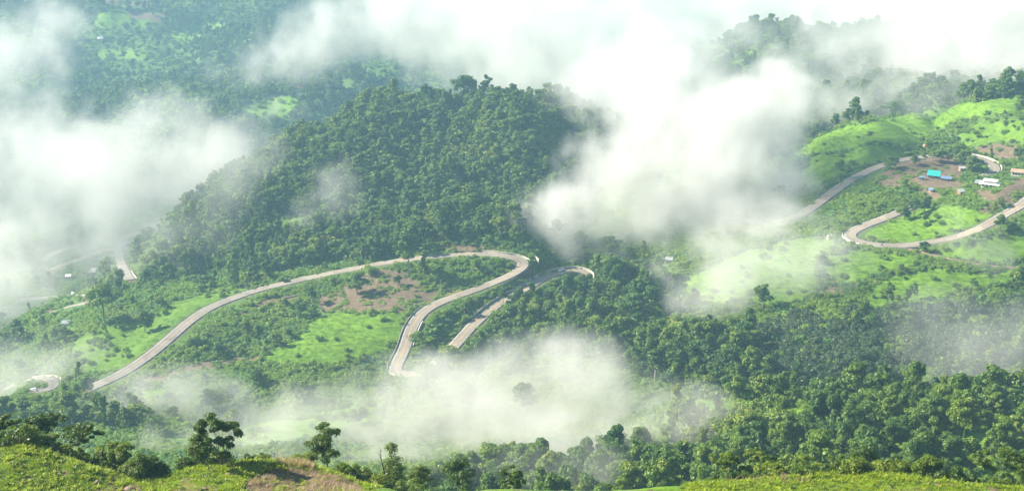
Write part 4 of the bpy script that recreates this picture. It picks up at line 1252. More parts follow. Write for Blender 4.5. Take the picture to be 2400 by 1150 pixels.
for px_, Y, s, g in CREST_BUSH:
    c = P(px_, 1090, Y); z0 = float(gh(c[0], c[1]))
    k = rng.integers(4)
    ref = min(FG, key=lambda q: abs(q[0] - px_)); nm = re.split(r' (?:at|with|beside|by|behind|on|in|cut|near|of|before|rising|right|left|beyond|leaning|above|low) ', ref[6])[0]
    lab = '%s %s %s of the %s' % ('big' if s > 1.25 else 'small', ('dark green bush', 'yellow green bush')[k % 2], 'left' if px_ < ref[0] else 'right', re.sub(r'( (the|of|a|on|at|with|and|before|by|in|behind|left|right|forked|bottom|lower))+$', '', ' '.join(ref[6].split()[:9])))
    r = thing('bush', lab, 'bush', (c[0], c[1], z0 - .1), rng.random() * 6.28, g)
    r.scale = (s * 1.1, s * 1.1, s * (.8 + .5 * rng.random()))
    m_ = FGB[k]
    link('stem', m_[0], r); link('crown', m_[1], r)

# knoll grass, weeds, dry stalks
GT = [blades_mesh('knoll_tuft', 900 + i, 34, .24, .04, .32, .9, .5, M_GRASS, 2) for i in range(3)]
GT += [blades_mesh('knoll_weed', 910 + i, 26, .48, .09, .26, .9, .5, M_GRASS, 3) for i in range(2)]
GT += [blades_mesh('short_turf', 920 + i, 44, .16, .05, .42, .8, .5, M_GRASS, 1) for i in range(2)]
GT += [blades_mesh('broad_weed', 940 + i, 14, .36, .15, .2, .8, .6, (M_FGLEAF2, M_FGLEAF)[i], 3) for i in range(2)]
C_TUFT = proto_collection('knoll_grass', GT)
kx, ky = jitter_grid(140, 214, .36, .44)
kz = gh(kx, ky)
md_, sl_, _, kpx, kpy, kd_ = classify(kx, ky, kz, 14)
on = in_view(kpx, kpy, 30) & (ky < np.where(kx < 8, np.interp(kx, _KL[:, 0], _KL[:, 1]), np.interp(kx, _KR[:, 0], _KR[:, 1])) + 7) & ((kpx < 880) | (kpx > 1600))
gn = fbm(kx / 6, ky / 6, 4, 201); g2 = fbm(kx / 3.5, ky / 3.5, 4, 207)
u = RNG.random(len(kx))
on &= u < np.where(sl_ >= 0, .10, np.where(g2 > .63, .35, .97))
crest_d = np.abs(ky - np.where(kx < 8, np.interp(kx, _KL[:, 0], _KL[:, 1]), np.interp(kx, _KR[:, 0], _KR[:, 1])))
tall = (RNG.random(len(kx)) < np.where(crest_d < 3, .25, .03 + .3 * sstep(.5, .65, gn)))
k = np.nonzero(on)[0]; m = len(k)
pk = np.where(RNG.random(m) < .13, RNG.integers(7, 9, m), np.where(tall[k], RNG.integers(3, 5, m), np.where(RNG.random(m) < .55, RNG.integers(5, 7, m), RNG.integers(0, 3, m))))
scatter('grass', 'bright sunlit grass and weeds on the near knolls', np.stack([kx[k], ky[k], kz[k]], 1), euler(m, .15), size3(m, .7, 1.5), pk, C_TUFT)
C_DRY = proto_collection('dry_stalk', [blades_mesh('stalks', 930 + i, 16, .9, .03, .35, 1.0, .25, M_STRAW, 2) for i in range(2)])
dx, dy, = [], []
for a in range(330):
    if RNG.random() < .45: q = P(650 + 80 * RNG.random(), 1090, 183.5 + 3 * RNG.random())
    elif RNG.random() < .75: q = P(590 + 260 * RNG.random(), 1125, 170 + 13 * RNG.random())
    else: q = P(1690 + 220 * RNG.random(), 1110, 182 + 4 * RNG.random())
    dx.append(q[0]); dy.append(q[1])
dx, dy = np.array(dx), np.array(dy); m = len(dx)
scatter('dry_grass', 'dry straw stalks on the bank and crest', np.stack([dx, dy, gh(dx, dy)], 1), euler(m, .2), size3(m, .5, 1.3), RNG.integers(0, 2, m), C_DRY)

# stones
M_ROCK = simple_mat('stone', (0.15, 0.115, 0.08), 0.95, 0.4, 2.5)
def rock_mesh(seed, d):
    import bmesh
    bm = bmesh.new(); bmesh.ops.create_icosphere(bm, subdivisions=2, radius=.5)
    rng = np.random.default_rng(seed); pl = rng.normal(size=(7, 3)); pl /= np.linalg.norm(pl, axis=1)[:, None]
    for v in bm.verts:
        p_ = np.array(v.co)
        for q in pl:
            e = p_ @ q - (.30 + .12 * abs(q[0]))
            if e > 0: p_ = p_ - q * e * .9
        v.co = p_ * (1 + .05 * rng.normal()) * np.array(d)
    me = bpy.data.meshes.new('stone'); bm.to_mesh(me); bm.free(); me.materials.append(M_ROCK)
    return me
STONES = [(536,1112,.9,'flat slab stone half buried in the middle knoll grass'),(551,1106,.5,'small stone beside the flat slab'),(668,1092,1.1,'pale rounded stone at the crest of the brown bank'),(574,1088,.5,'stone at the foot of the knoll bushes'),(633,1137,1.0,'brown stone low on the bare bank'),(731,1116,.9,'dark stone on the right of the bare bank'),(480,1146,.8,'stone at the bottom edge below the forked tree'),(377,1132,.8,'dark stone in the grass of the dip'),(226,1130,1.0,'pale stone on the left knoll'),(306,1146,1.6,'big brown stone at the bottom edge on the left'),(600,1120,.7,'stone at the left border of the bare bank'),(690,1130,.5,'small stone in the middle of the bare bank'),(775,1135,.6,'small stone low on the right of the bare bank'),(150,1142,.7,'half hidden stone in the left knoll corner')]
for i, (px_, py_, s, lab) in enumerate(STONES):
    c = cast(px_, py_, 120, gh)
    o = link('stone', rock_mesh(800 + i, (s * 1.2, s * .9, s * .6)), label=lab, category='stone')
    o.location = (c[0], c[1], c[2] + s * .06); o.rotation_euler = (0, 0, i * 1.7)
print('foreground', m, round(time.time() - T0, 1))
# ------------------------------------------------------------------ walls, rails, posts along the roads
def near_index(q, px_, py_):
    a, b, _ = proj(q[:, 0], q[:, 1], q[:, 2])
    return int(np.argmin((a - px_) ** 2 + (b - py_) ** 2))
def slice_px(key, p0, p1, i0=0, i1=None):
    q = ROADS[key][1]
    lo = i0 + near_index(q[i0:i1], *p0); hi = i0 + near_index(q[i0:i1], *p1)
    return q[min(lo, hi):max(lo, hi) + 1]
MQ = ROADS['main'][1]
I_TOP = near_index(MQ, 1232, 619); I_LOW = near_index(MQ, 931, 881)
def parapet(key, sl, off, height, thick, mat, label, cope=None, below=1.2):
    r = thing('parapet', label, 'parapet', (0, 0, 0))
    h, t = height, thick / 2
    ribbon('wall', sl, [off - t, off - t, off + t, off + t], [-below, h, h, -below], mat, r)
    if cope: ribbon('coping', sl, [off - t - .06, off - t - .06, off + t + .06, off + t + .06, off - t - .06], [h + .01, h + .18, h + .18, h + .01, h + .01], cope, r)
    return r
parapet('main', slice_px('main', (1112, 594), (1232, 619), 0, I_TOP + 12), 4.9, .9, .35, M_CONC, 'pale parapet round the outside of the upper tight bend', M_PALE)
parapet('main', slice_px('main', (1200, 596), (1231, 612), 0, I_TOP + 12), 11.0, 1.3, .5, M_CONC, 'second outer wall below the upper tight bend', M_PALE, 3.0)
parapet('main', slice_px('main', (1005, 720), (928, 864), I_TOP, I_LOW), -4.9, .8, .35, M_CONC, 'grey parapet down the outer edge to the lower bend')
parapet('main', slice_px('main', (972, 752), (950, 810), I_TOP, I_LOW), 5.0, .7, .4, M_CONC, 'yellowed low wall on the inner edge above the lower bend', M_PALE)
parapet('main', slice_px('main', (928, 866), (962, 884), I_TOP, I_LOW + 14), -4.9, 1.0, .35, M_CONC, 'parapet round the outside of the lower bend')
parapet('main', slice_px('main', (1120, 752), (1260, 658), I_LOW, None), 4.9, 1.5, .5, M_CONC, 'grey retaining wall along the lower road')
parapet('main', slice_px('main', (1262, 656), (1370, 664), I_LOW, None), 4.9, 1.3, .5, M_CONC, 'walled outer edge of the small upper hairpin', M_PALE)
parapet('right_low', slice_px('right_low', (2030, 571), (1994, 545)), 4.9, .6, .35, M_PALE, 'pale kerb wall at the tip of the right hairpin')
parapet('right_high', slice_px('right_high', (2262, 363), (2329, 402)), 4.9, .9, .4, M_CONC, 'white parapet round the upper right hairpin', M_PALE)
parapet('left_loop', slice_px('left_loop', (60, 892), (124, 894)), 4.6, .9, .4, M_CONC, 'pale parapet on the small loop in the lower left mist', M_PALE)
parapet('left_far', slice_px('left_far', (306, 655), (294, 637)), -4.6, .9, .4, M_CONC, 'parapet at the end of the misty left road bend', M_PALE)
M_STEEL = simple_mat('galvanised_steel', (0.42, 0.43, 0.44), .45, .15, 1.0, .6)
M_BLK = simple_mat('black_paint', (0.03, 0.03, 0.032), .6, .2, 1.0)
def guard_rail(sl, off, label, step=2):
    r = thing('guard_rail', label, 'guard rail', (0, 0, 0))
    ribbon('rail', sl, [off - .05, off + .03, off - .05, off + .03, off - .05], [.42, .52, .6, .7, .78], M_STEEL, r)
    s = side_dirs(sl); me = MB().box((0, 0, .2), (.16, .16, 1.3)).mesh('post', M_WHT)
    for i in range(0, len(sl), step):
        o = link('post', me, r); o.location = (sl[i, 0] + s[i, 0] * (off + .14), sl[i, 1] + s[i, 1] * (off + .14), sl[i, 2])
guard_rail(slice_px('main', (420, 774), (612, 677), 0, I_TOP), 4.8, 'steel guard rail along the outer side of the left road')
guard_rail(slice_px('main', (1000, 602), (1100, 595), 0, I_TOP), 4.8, 'short guard rail below the roadside bank at the upper bend')
sl = slice_px('main', (568, 690), (606, 678), 0, I_TOP); sd = side_dirs(sl)
kp = (MB().box((0, 0, .1), (.35, .35, 1.6)).mesh('body', M_WHT), MB().box((0, 0, .55), (.37, .37, .3)).mesh('band', M_BLK))
for i in range(0, len(sl), 2):
    r = thing('kerb_post', 'black banded white kerb post beside the left road', 'post', (sl[i, 0] + sd[i, 0] * 5.6, sl[i, 1] + sd[i, 1] * 5.6, sl[i, 2]), 0, 'white kerb posts on the left road')
    link('body', kp[0], r); link('band', kp[1], r)

# utility poles
M_POLE = simple_mat('pole_concrete', (0.36, 0.34, 0.31), .9, .2, 1.0)
def pole(px_, py_, top, label, key=None):
    c = seen(px_, py_); z = float(gh(c[0], c[1])); _, pb, dd = proj(c[0], c[1], z)
    H = max(6.0, (pb - top) * dd / FPX / CP)
    r = thing('utility_pole', label, 'utility pole', (c[0], c[1], z), .4)
    MB().tube((0, 0, -1), (0, 0, H), .17, .11, 7).obj('pole', M_POLE, r)
    a = MB().box((0, 0, H - .5), (2.0, .12, .14)).obj('crossarm', M_POLE, r)
    for x in (-.9, 0.25, .9): MB().tube((x, 0, H - .43), (x, 0, H - .2), .07, .05, 6).obj('insulator', M_WHT, a)
for a in ((1033, 692, 655, 'utility pole on the dirt verge beside the parked dark car'), (1170, 610, 588, 'utility pole on the inner edge of the upper tight bend'), (716, 672, 652, 'utility pole below the road right of the dark pickup'), (562, 690, 664, 'utility pole above the left road near the kerb posts'), (576, 690, 668, 'second pole close to the left road kerb posts'), (2075, 584, 560, 'utility pole by the motorcycle on the right road'), (2254, 560, 535, 'utility pole at the middle of the right road'), (2281, 554, 528, 'utility pole on the outer edge of the right road past the round tree'), (2336, 534, 510, 'utility pole near the roadside tree at the right'), (2376, 520, 490, 'rightmost utility pole below the right road'), (1000, 520, 500, 'pole standing clear in the ridge forest')):
    pole(*a)

# ------------------------------------------------------------------ vehicles
def paint(name, col): return simple_mat(name, col, .3, .05, 1.0, 0.0, .6)
M_GLASS = simple_mat('car_glass', (0.03, 0.04, 0.05), .12, .1, 1.0, 0, .8)
M_TYRE = simple_mat('tyre_rubber', (0.02, 0.02, 0.02), .85, .2, 4.0)
M_RIM = simple_mat('wheel_rim', (0.5, 0.5, 0.5), .35, .1, 4.0, .8)
M_LAMP = simple_mat('lamp_lens', (0.75, 0.75, 0.7), .2, .05, 4.0)
M_RED = simple_mat('red_lens', (0.45, 0.02, 0.02), .3, .1, 4.0)
def vehicle(name, cat, label, key, px_, py_, kind, mat, side=0.0, flip=False, i0=0, i1=None, at=None):
    if at is None:
        q = ROADS[key][1]; lo = i0 + near_index(q[i0:i1], px_, py_)
        t = q[min(lo + 1, len(q) - 1)] - q[max(lo - 1, 0)]; s = side_dirs(q)[lo]
        loc = (q[lo, 0] + s[0] * side, q[lo, 1] + s[1] * side, q[lo, 2] + .12); ang = math.atan2(t[1], t[0])
    else:
        c = seen(px_, py_); loc = (c[0], c[1], float(gh(c[0], c[1])) + .15); ang = at
    r = thing(name, label, cat, loc, ang + (math.pi if flip else 0))
    W = 1.78
    if kind == 'pickup':
        low = [(-2.6, .42), (2.45, .42), (2.6, .62), (2.55, .92), (1.35, 1.02), (-2.6, 1.02)]
        cab = [(-.55, 1.0), (1.3, 1.0), (.65, 1.68), (-.4, 1.72)]
    elif kind == 'van':
        low = [(-2.5, .4), (2.4, .4), (2.55, .7), (2.35, 1.1), (-2.5, 1.1)]
        cab = [(-2.48, 1.08), (2.3, 1.08), (1.55, 2.0), (-2.4, 2.05)]
    else:
        low = [(-2.15, .38), (2.1, .38), (2.25, .6), (2.15, .82), (1.15, .95), (-2.1, 1.0), (-2.25, .75)]
        cab = [(-1.8, .96), (1.1, .94), (.35, 1.42), (-1.2, 1.45)]
    def side_prism(prof, w, top=None):
        b = MB(); n = len(prof); tw = top or w
        zs = [p[1] for p in prof]; z0, z1 = min(zs), max(zs)
        def ww(z): return (w + (tw - w) * (z - z0) / max(z1 - z0, .01)) / 2
        v = [(x, -ww(z), z) for x, z in prof] + [(x, ww(z), z) for x, z in prof]
        f = [(i, (i + 1) % n, n + (i + 1) % n, n + i) for i in range(n)] + [tuple(range(n - 1, -1, -1)), tuple(range(n, 2 * n))]
        return b.add(v, f)
    side_prism(low, W, W * .96).obj('body', mat, r, bevel=.05)
    cb = side_prism(cab, W * .94, W * .74).obj('cabin', M_GLASS, r)
    xs = [p[0] for p in cab]; zt = max(p[1] for p in cab)
    rx = sorted(p[0] for p in cab if p[1] > zt - .1)
    MB().box(((rx[0] + rx[-1]) / 2, 0, zt + .02), (rx[-1] - rx[0] + .12, W * .78, .09)).obj('roof', mat, r, bevel=.03)
    for sx in (-1, 1):
        b = MB()
        for x in (rx[0], (rx[0] + rx[-1]) / 2, rx[-1]):
            xb = x * 1.0 + (.0 if x not in (rx[0], rx[-1]) else (-.35 if x == rx[0] else .55))
            b.tube((xb, sx * W * .47, cab[0][1]), (x, sx * W * .375, zt), .06, .05, 4)
        b.obj('pillar', mat, r)
    if kind == 'pickup':
        b = MB()
        b.box((-1.58, -W / 2 + .06, 1.18), (2.0, .1, .34)); b.box((-1.58, W / 2 - .06, 1.18), (2.0, .1, .34)); b.box((-2.56, 0, 1.18), (.1, W, .34))
        b.obj('cargo_bed', mat, r, bevel=.02)
    xf = max(p[0] for p in low); xb = min(p[0] for p in low)
    for x in (xf - .85, xb + .85):
        for y in (-W / 2 + .08, W / 2 - .08):
            wh = MB().tube((x, y - .11, .34), (x, y + .11, .34), .34, .34, 14).obj('wheel', M_TYRE, r)
            MB().tube((x, y - .12, .34), (x, y + .12, .34), .19, .19, 10).obj('rim', M_RIM, wh)
    for y in (-.62, .62):
        MB().box((xf - .06, y, .72), (.14, .34, .16)).obj('headlight', M_LAMP, r, bevel=.02)
        MB().box((xb + .03, y, .82), (.12, .26, .2)).obj('tail_light', M_RED, r, bevel=.02)
    MB().box((xf, 0, .5), (.16, W * .96, .18)).obj('bumper', M_BLK, r, bevel=.03)
    return r
vehicle('pickup_truck', 'pickup truck', 'dark pickup truck driving on the left road', 'main', 671, 665, 'pickup', paint('dark_paint', (.02, .022, .03)), 1.9, False, 0, I_TOP)
vehicle('car', 'car', 'white car in the small walled hairpin', 'main', 1320, 630, 'car', paint('white_car_paint', (.8, .8, .8)), 1.4, True, I_LOW, None)
vehicle('car', 'car', 'dark car parked on the dirt verge inside the bend', None, 1051, 683, 'car', paint('black_car_paint', (.012, .014, .02)), at=-.3)
vehicle('car', 'car', 'white car on the small loop in the lower left mist', 'left_loop', 84, 910, 'car', paint('white_car_paint', (.8, .8, .8)), 1.2)
vehicle('van', 'van', 'long white van beside the left valley roofs', 'left_mid', 176, 694, 'van', paint('white_car_paint', (.8, .8, .8)), -1.5)

def motorcycle(px_, py_, label):
    q = ROADS['right_low'][1]; i = near_index(q, px_, py_); t = q[i + 1] - q[i - 1]; s = side_dirs(q)[i]
    loc = (q[i, 0] + s[0] * 2.2, q[i, 1] + s[1] * 2.2, q[i, 2] + .12); a = math.atan2(t[1], t[0])
    r = thing('motorcycle', label, 'motorcycle', loc, a)
    for x in (-.62, .62):
        w = bpy.data.meshes.new('wheel')
        V_, F_ = [], []
        for k in range(14):
            for j in range(6):
                u_, v_ = 6.283 * k / 14, 6.283 * j / 6
                rr = .27 + .06 * math.cos(v_); V_.append((x + rr * math.cos(u_), .06 * math.sin(v_), .32 + rr * math.sin(u_)))
                F_.append((k * 6 + j, ((k + 1) % 14) * 6 + j, ((k + 1) % 14) * 6 + (j + 1) % 6, k * 6 + (j + 1) % 6))
        w.from_pydata(V_, [], F_); w.materials.append(M_TYRE); link('wheel', w, r)
    MB().prism([(-.1, .3), (.1, .3), (.12, .62), (-.12, .62)], -.35, .35).obj('engine', M_BLK, r, bevel=.03)
    MB().box((-.35, 0, .78), (.75, .24, .12)).obj('seat', M_BLK, r, bevel=.04)
    MB().box((.2, 0, .8), (.45, .26, .22)).obj('fuel_tank', paint('red_paint', (.3, .03, .03)), r, bevel=.06)
    MB().tube((.62, 0, .32), (.4, 0, 1.0), .04, .04).tube((.4, -.33, 1.02), (.4, .33, 1.02), .025, .025).obj('handlebar', M_STEEL, r)
    # rider: one skinned body
    me = bpy.data.meshes.new('person')
    J = [(-.3, 0, .9), (-.25, 0, 1.15), (-.2, 0, 1.4), (-.17, 0, 1.5), (-.12, 0, 1.68), (-.2, .2, 1.38), (.05, .28, 1.15), (.36, .3, 1.05), (-.2, -.2, 1.38), (.05, -.28, 1.15), (.36, -.3, 1.05),
         (-.25, .12, .88), (.12, .2, .8), (.0, .2, .38), (.14, .2, .34), (-.25, -.12, .88), (.12, -.2, .8), (.0, -.2, .38), (.14, -.2, .34)]
    E = [(0, 1), (1, 2), (2, 3), (3, 4), (2, 5), (5, 6), (6, 7), (2, 8), (8, 9), (9, 10), (0, 11), (11, 12), (12, 13), (13, 14), (0, 15), (15, 16), (16, 17), (17, 18)]
    RR = [.15, .15, .16, .06, .12, .07, .05, .04, .07, .05, .04, .1, .08, .06, .05, .1, .08, .06, .05]
    me.from_pydata(J, E, []); me.materials.append(simple_mat('dark_clothes', (.05, .06, .10), .9, .2, 4))
    o = link('person', me, label='rider in dark clothes sitting on the motorcycle', category='person')
    o.location = loc; o.rotation_euler = (0, 0, a)
    o.modifiers.new('skin', 'SKIN'); sb = o.modifiers.new('smooth', 'SUBSURF'); sb.levels = sb.render_levels = 1
    sv = me.skin_vertices if len(me.skin_vertices) else None
    if sv:
        for k, rr in enumerate(RR): sv[0].data[k].radius = (rr, rr)
        sv[0].data[0].use_root = True
motorcycle(2072, 578, 'small dark motorcycle on the right road below the hairpin grass')

# ------------------------------------------------------------------ houses
M_TURQ = simple_mat('turquoise_sheet', (0.015, 0.30, 0.29), .6, .12, .5)
M_BLUE = simple_mat('blue_sheet', (0.12, 0.20, 0.33), .65, .2, .5)
M_WROOF = simple_mat('white_sheet', (0.70, 0.68, 0.65), .6, .12, .5)
M_GREY = simple_mat('grey_sheet', (0.27, 0.29, 0.30), .65, .3, .5)
M_REDR = simple_mat('red_sheet', (0.42, 0.13, 0.09), .7, .2, .5)
M_RUST = simple_mat('rusty_sheet', (0.36, 0.22, 0.15), .8, .3, .5)
M_WOOD = simple_mat('wall_timber', (0.26, 0.15, 0.09), .85, .3, 1.2)
M_WALL = simple_mat('cream_wall', (0.58, 0.52, 0.44), .85, .12, .8)
M_DARK = simple_mat('dark_opening', (0.025, 0.025, 0.03), .5, .2, 1.0)
def sheet_roof(name, w, d, z0, z1, mat, parent, ribs=True, ridge=None):
    """a sheet roof from height z0 at the front (-y) to z1 at the back, ribbed; with ridge: gable rising to it"""
    secs = [((-d / 2, z0), (d / 2, z1))] if ridge is None else [((-d / 2, z0), (0, ridge)), ((0, ridge), (d / 2, z1))]
    b = MB()
    for (ya, za), (yb, zb) in secs:
        b.add([(-w / 2, ya, za), (w / 2, ya, za), (w / 2, yb, zb), (-w / 2, yb, zb), (-w / 2, ya, za - .08), (w / 2, ya, za - .08), (w / 2, yb, zb - .08), (-w / 2, yb, zb - .08)],
              [(0, 1, 2, 3), (7, 6, 5, 4), (0, 4, 5, 1), (1, 5, 6, 2), (2, 6, 7, 3), (3, 7, 4, 0)])
        n_ = int(w / .8)
        for i in range(n_ + 1):
            x = -w / 2 + w * i / n_
            x = min(max(x, -w / 2 + .05), w / 2 - .05)
            b.add([(x - .05, ya, za + .004), (x + .05, ya, za + .004), (x + .05, yb, zb + .004), (x - .05, yb, zb + .004), (x, ya, za + .07), (x, yb, zb + .07)], [(0, 4, 5, 3), (4, 1, 2, 5), (0, 1, 4), (3, 5, 2)])
    return b.obj(name, mat, parent)
def house(name, label, px_, py_, rz, w, d, hw, roofmat, wallmat, mono=True, rise=1.4, over=.7, win=2, cat='house', Y=None, stilt=0.0):
    c = seen(px_, py_) if Y is None else P(px_, py_, Y)
    z = float(gh(c[0], c[1]))
    r = thing(name, label, cat, (c[0], c[1], z + .2), rz)
    st = stilt
    # four walls, each with its thickness, and a plinth reaching down the slope
    wl = MB()
    zb, zt0, zt1 = st, st + hw, st + hw + (rise if mono else 0)
    prof = [(-d / 2, zb), (d / 2, zb), (d / 2, zt1 - .1), (-d / 2, zt0 - .1)] if mono else [(-d / 2, zb), (d / 2, zb), (d / 2, zt0 - .1), (0, zt0 + rise - .12), (-d / 2, zt0 - .1)]
    wl.prism(prof, -w / 2, w / 2)
    wall = wl.obj('wall', wallmat, r)
    MB().box((0, 0, -1.2), (w + .3, d + .3, 2.4)).obj('plinth', M_CONC, r)
    if st > .3:
        for x in (-w / 2 + .2, 0, w / 2 - .2):
            for y in (-d / 2 + .2, d / 2 - .2): MB().box((x, y, st / 2), (.22, .22, st)).obj('post', M_WOOD, r)
    sl_ = rise / d if mono else rise / (d / 2)
    if mono: sheet_roof('roof', w + 2 * over, d + 2 * over, zt0 - over * sl_, zt1 + over * sl_, roofmat, r)
    else: sheet_roof('roof', w + 2 * over, d + 2 * over, zt0 - over * sl_, zt0 - over * sl_, roofmat, r, ridge=zt0 + rise)
    dr = MB().box((w * .28, -d / 2 - .03, st + 1.0), (.95, .1, 2.0)).obj('door', M_WOOD if wallmat is not M_WOOD else M_DARK, r)
    MB().tube((w * .28 + .34, -d / 2 - .09, st + 1.0), (w * .28 + .34, -d / 2 - .15, st + 1.0), .05, .05).obj('handle', M_STEEL, dr)
    for i in range(win):
        x = -w * .38 + (w * .5) * i / max(win - 1, 1)
        wn_ = MB().box((x, -d / 2 - .02, st + 1.5), (1.2, .1, 1.1)).obj('window', M_DARK, r)
        MB().box((x, -d / 2 - .05, st + .92), (1.4, .2, .1)).obj('sill', M_CONC, wn_)
    return r
h1 = house('house', 'timber house under a bright turquoise sloping roof', 2188, 417, -.42, 7.6, 4.2, 2.3, M_TURQ, M_WOOD, True, 2.0, .7, 2)
house('shed', 'low blue roofed shed attached right of the turquoise roof', 2217, 424, -.42, 6.5, 3.2, 1.9, M_BLUE, M_WOOD, True, .8, .4, 1, 'shed')
house('shed', 'small blue sheet lean-to left of the turquoise roof', 2160, 421, -.42, 3.4, 2.4, 1.6, M_BLUE, M_WOOD, True, .5, .3, 0, 'shed')
hw_ = house('house', 'white two tier roofed house above the right road', 2320, 438, -.5, 10.5, 7.0, 2.6, M_WROOF, M_WALL, False, .9, 1.2, 3)
sheet_roof('upper_roof', 9.2, 6.2, 4.35, 4.6, M_WROOF, hw_)
MB().box((0, 0, 3.75), (8.4, 5.2, 1.0)).obj('upper_wall', M_WALL, hw_)
aw = sheet_roof('awning', 4.5, 7.0, 2.3, 2.9, M_GREY, hw_); aw.location = (-7.6, 0, 0)
for x, y in ((-9.6, -3.2), (-9.6, 3.0), (-5.9, -3.2)): MB().box((x, y, 1.0), (.16, .16, 2.6)).obj('post', M_WOOD, hw_)
house('house', 'pale walled house with rusty roof at the right edge', 2392, 412, -.5, 12.0, 6.0, 3.2, M_RUST, M_WALL, False, 1.3, .7, 4)
house('shed', 'small grey roofed shed below the blue shed', 2252, 455, .55, 4.6, 3.2, 2.0, M_GREY, M_WOOD, True, 1.0, .4, 1, 'shed')
house('hut', 'blue sheeted hut beside the orange soil yard', 2183, 450, -.9, 3.0, 2.6, 1.7, M_BLUE, M_WOOD, False, .9, .3, 0, 'hut')
house('shed', 'grey lean-to by the upper right hairpin trees', 2255, 400, .2, 4.2, 2.8, 1.8, M_GREY, M_WOOD, True, .7, .4, 1, 'shed')
house('hut', 'tiny white hut at the edge of the meadow by the right hairpin', 1943, 560, .3, 2.2, 2.0, 2.0, M_WROOF, M_WALL, False, .7, .3, 1, 'hut')
house('hut', 'small pale roofed hut in the misty scrub right of the grove', 1568, 614, -.2, 4.2, 3.0, 1.9, M_GREY, M_WOOD, True, .8, .4, 1, 'hut')
house('house', 'white roofed house among trees in the left valley', 217, 642, .35, 7.0, 4.6, 2.4, M_WROOF, M_WOOD, True, 1.8, .6, 2)
house('hut', 'small white roofed hut left of the left valley house', 160, 652, .2, 4.4, 3.0, 2.0, M_WROOF, M_WOOD, True, 1.1, .4, 1, 'hut')
house('shed', 'low white roofed shed in the lower left mist', 158, 762, .1, 7.0, 3.4, 2.0, M_GREY, M_WALL, True, .9, .5, 1, 'shed')
house('house', 'long white roofed house in the far village', 697, 222, .15, 17.0, 9.0, 3.4, M_WROOF, M_WALL, True, 3.2, 1.0, 3)
house('house', 'red roofed house above the long white roof in the far village', 706, 209, .2, 11.0, 7.0, 3.0, M_REDR, M_WALL, False, 2.4, .8, 2)
house('house', 'white roofed house lowest in the far village', 748, 250, -.35, 10.0, 7.0, 3.0, M_WROOF, M_WOOD, True, 2.6, .8, 2)
house('hut', 'tiny pale roofed hut between the far village trees', 769, 236, .3, 6.0, 5.0, 2.6, M_GREY, M_WOOD, True, 2.0, .5, 1, 'hut')
house('hut', 'tiny red roofed hut close to the lowest far white roof', 749, 243, .1, 5.0, 4.0, 2.4, M_REDR, M_WOOD, True, 1.6, .5, 1, 'hut')
house('hut', 'pale hut right of the long white far roof', 712, 220, .1, 6.0, 5.0, 2.6, M_WROOF, M_WALL, True, 1.8, .5, 1, 'hut')
house('house', 'lone white house on the far mountainside in cloud', 898, 72, .2, 9.0, 7.0, 3.4, M_WROOF, M_WALL, True, 3.0, .6, 2)
house('hut', 'white and red roofed hut on the far left mountainside', 236, 94, .0, 9.0, 6.0, 2.6, M_WROOF, M_RUST, True, 2.0, .6, 1, 'hut')
house('hut', 'white roofed hut near the top left corner', 60, 8, .2, 10.0, 6.0, 2.8, M_WROOF, M_WOOD, True, 2.2, .6, 1, 'hut')
house('hut', 'second white roofed hut near the top left corner, lower one', 131, 15, -.3, 8.0, 5.0, 2.6, M_WROOF, M_WOOD, True, 2.0, .6, 1, 'hut')

# ------------------------------------------------------------------ pond, cut banks, log, boulders
def water_material():
    m, t, b = new_mat('muddy_water')
    b.inputs['Base Color'].default_value = (0.25, 0.155, 0.085, 1); b.inputs['Roughness'].default_value = .25; b.inputs['Specular IOR Level'].default_value = .3
    tc = t.nodes.new('ShaderNodeTexCoord'); n = noise_node(t, .9, 3, .5, tc.outputs['Object'])
    bp = t.nodes.new('ShaderNodeBump'); bp.inputs['Strength'].default_value = .08
    t.links.new(n.outputs[0], bp.inputs['Height']); t.links.new(bp.outputs[0], b.inputs['Normal'])
    return m
pv = [(PONDC[0] + 7.0 * math.copysign(abs(math.cos(a)) ** .6, math.cos(a)) * (1 + .06 * math.sin(3 * a)), PONDC[1] + 8.2 * math.copysign(abs(math.sin(a)) ** .6, math.sin(a)) * (1 + .05 * math.cos(2 * a)), PONDC[2] - .25) for a in np.linspace(0, 6.283, 40, endpoint=False)]
pm = bpy.data.meshes.new('pond'); pm.from_pydata(pv, [], [tuple(range(40))]); pm.materials.append(water_material())
link('pond', pm, kind='structure', label='small brown pond on the right meadow')
M_CLAY = simple_mat('orange_clay', (0.50, 0.27, 0.12), .95, .25, .5)
for i, (px_, py_, s, mat_, nm, lab) in enumerate(((2252, 340, 4.0, M_CLAY, 'boulder', 'orange clay boulder above the upper right hairpin'), (2168, 344, 4.5, M_CLAY, 'boulder', 'pale orange cut rock beside the upper right road'), (2052, 664, 3.0, M_ROCK, 'boulder', 'dark brown boulder on the right terrace'), (1956, 712, 1.6, M_ROCK, 'boulder', 'small rock under the brown pond'), (1610, 702, 1.6, M_ROCK, 'boulder', 'grey rock in the scrub below the misty meadow'), (975, 705, 1.4, M_ROCK, 'boulder', 'pale rock on the right of the bare brown plot'), (952, 728, 1.6, M_ROCK, 'boulder', 'rock at the corner of the brown plot by the road'), (1000, 692, 1.1, M_ROCK, 'boulder', 'small rock left of the parked dark car'))):
    c = seen(px_, py_)
    me = rock_mesh(850 + i, (s, s * .8, s * .7)); me.materials.clear(); me.materials.append(mat_)
    o = link(nm, me, label=lab, category='boulder'); o.location = (c[0], c[1], float(gh(c[0], c[1])) + s * .12); o.rotation_euler = (0, 0, i)
a, b = seen(668, 700), seen(706, 691)
for p_ in (a, b): p_[2] = float(gh(p_[0], p_[1])) + .3
r = thing('log', 'long dark fallen log on the brown verge', 'log', tuple(a))
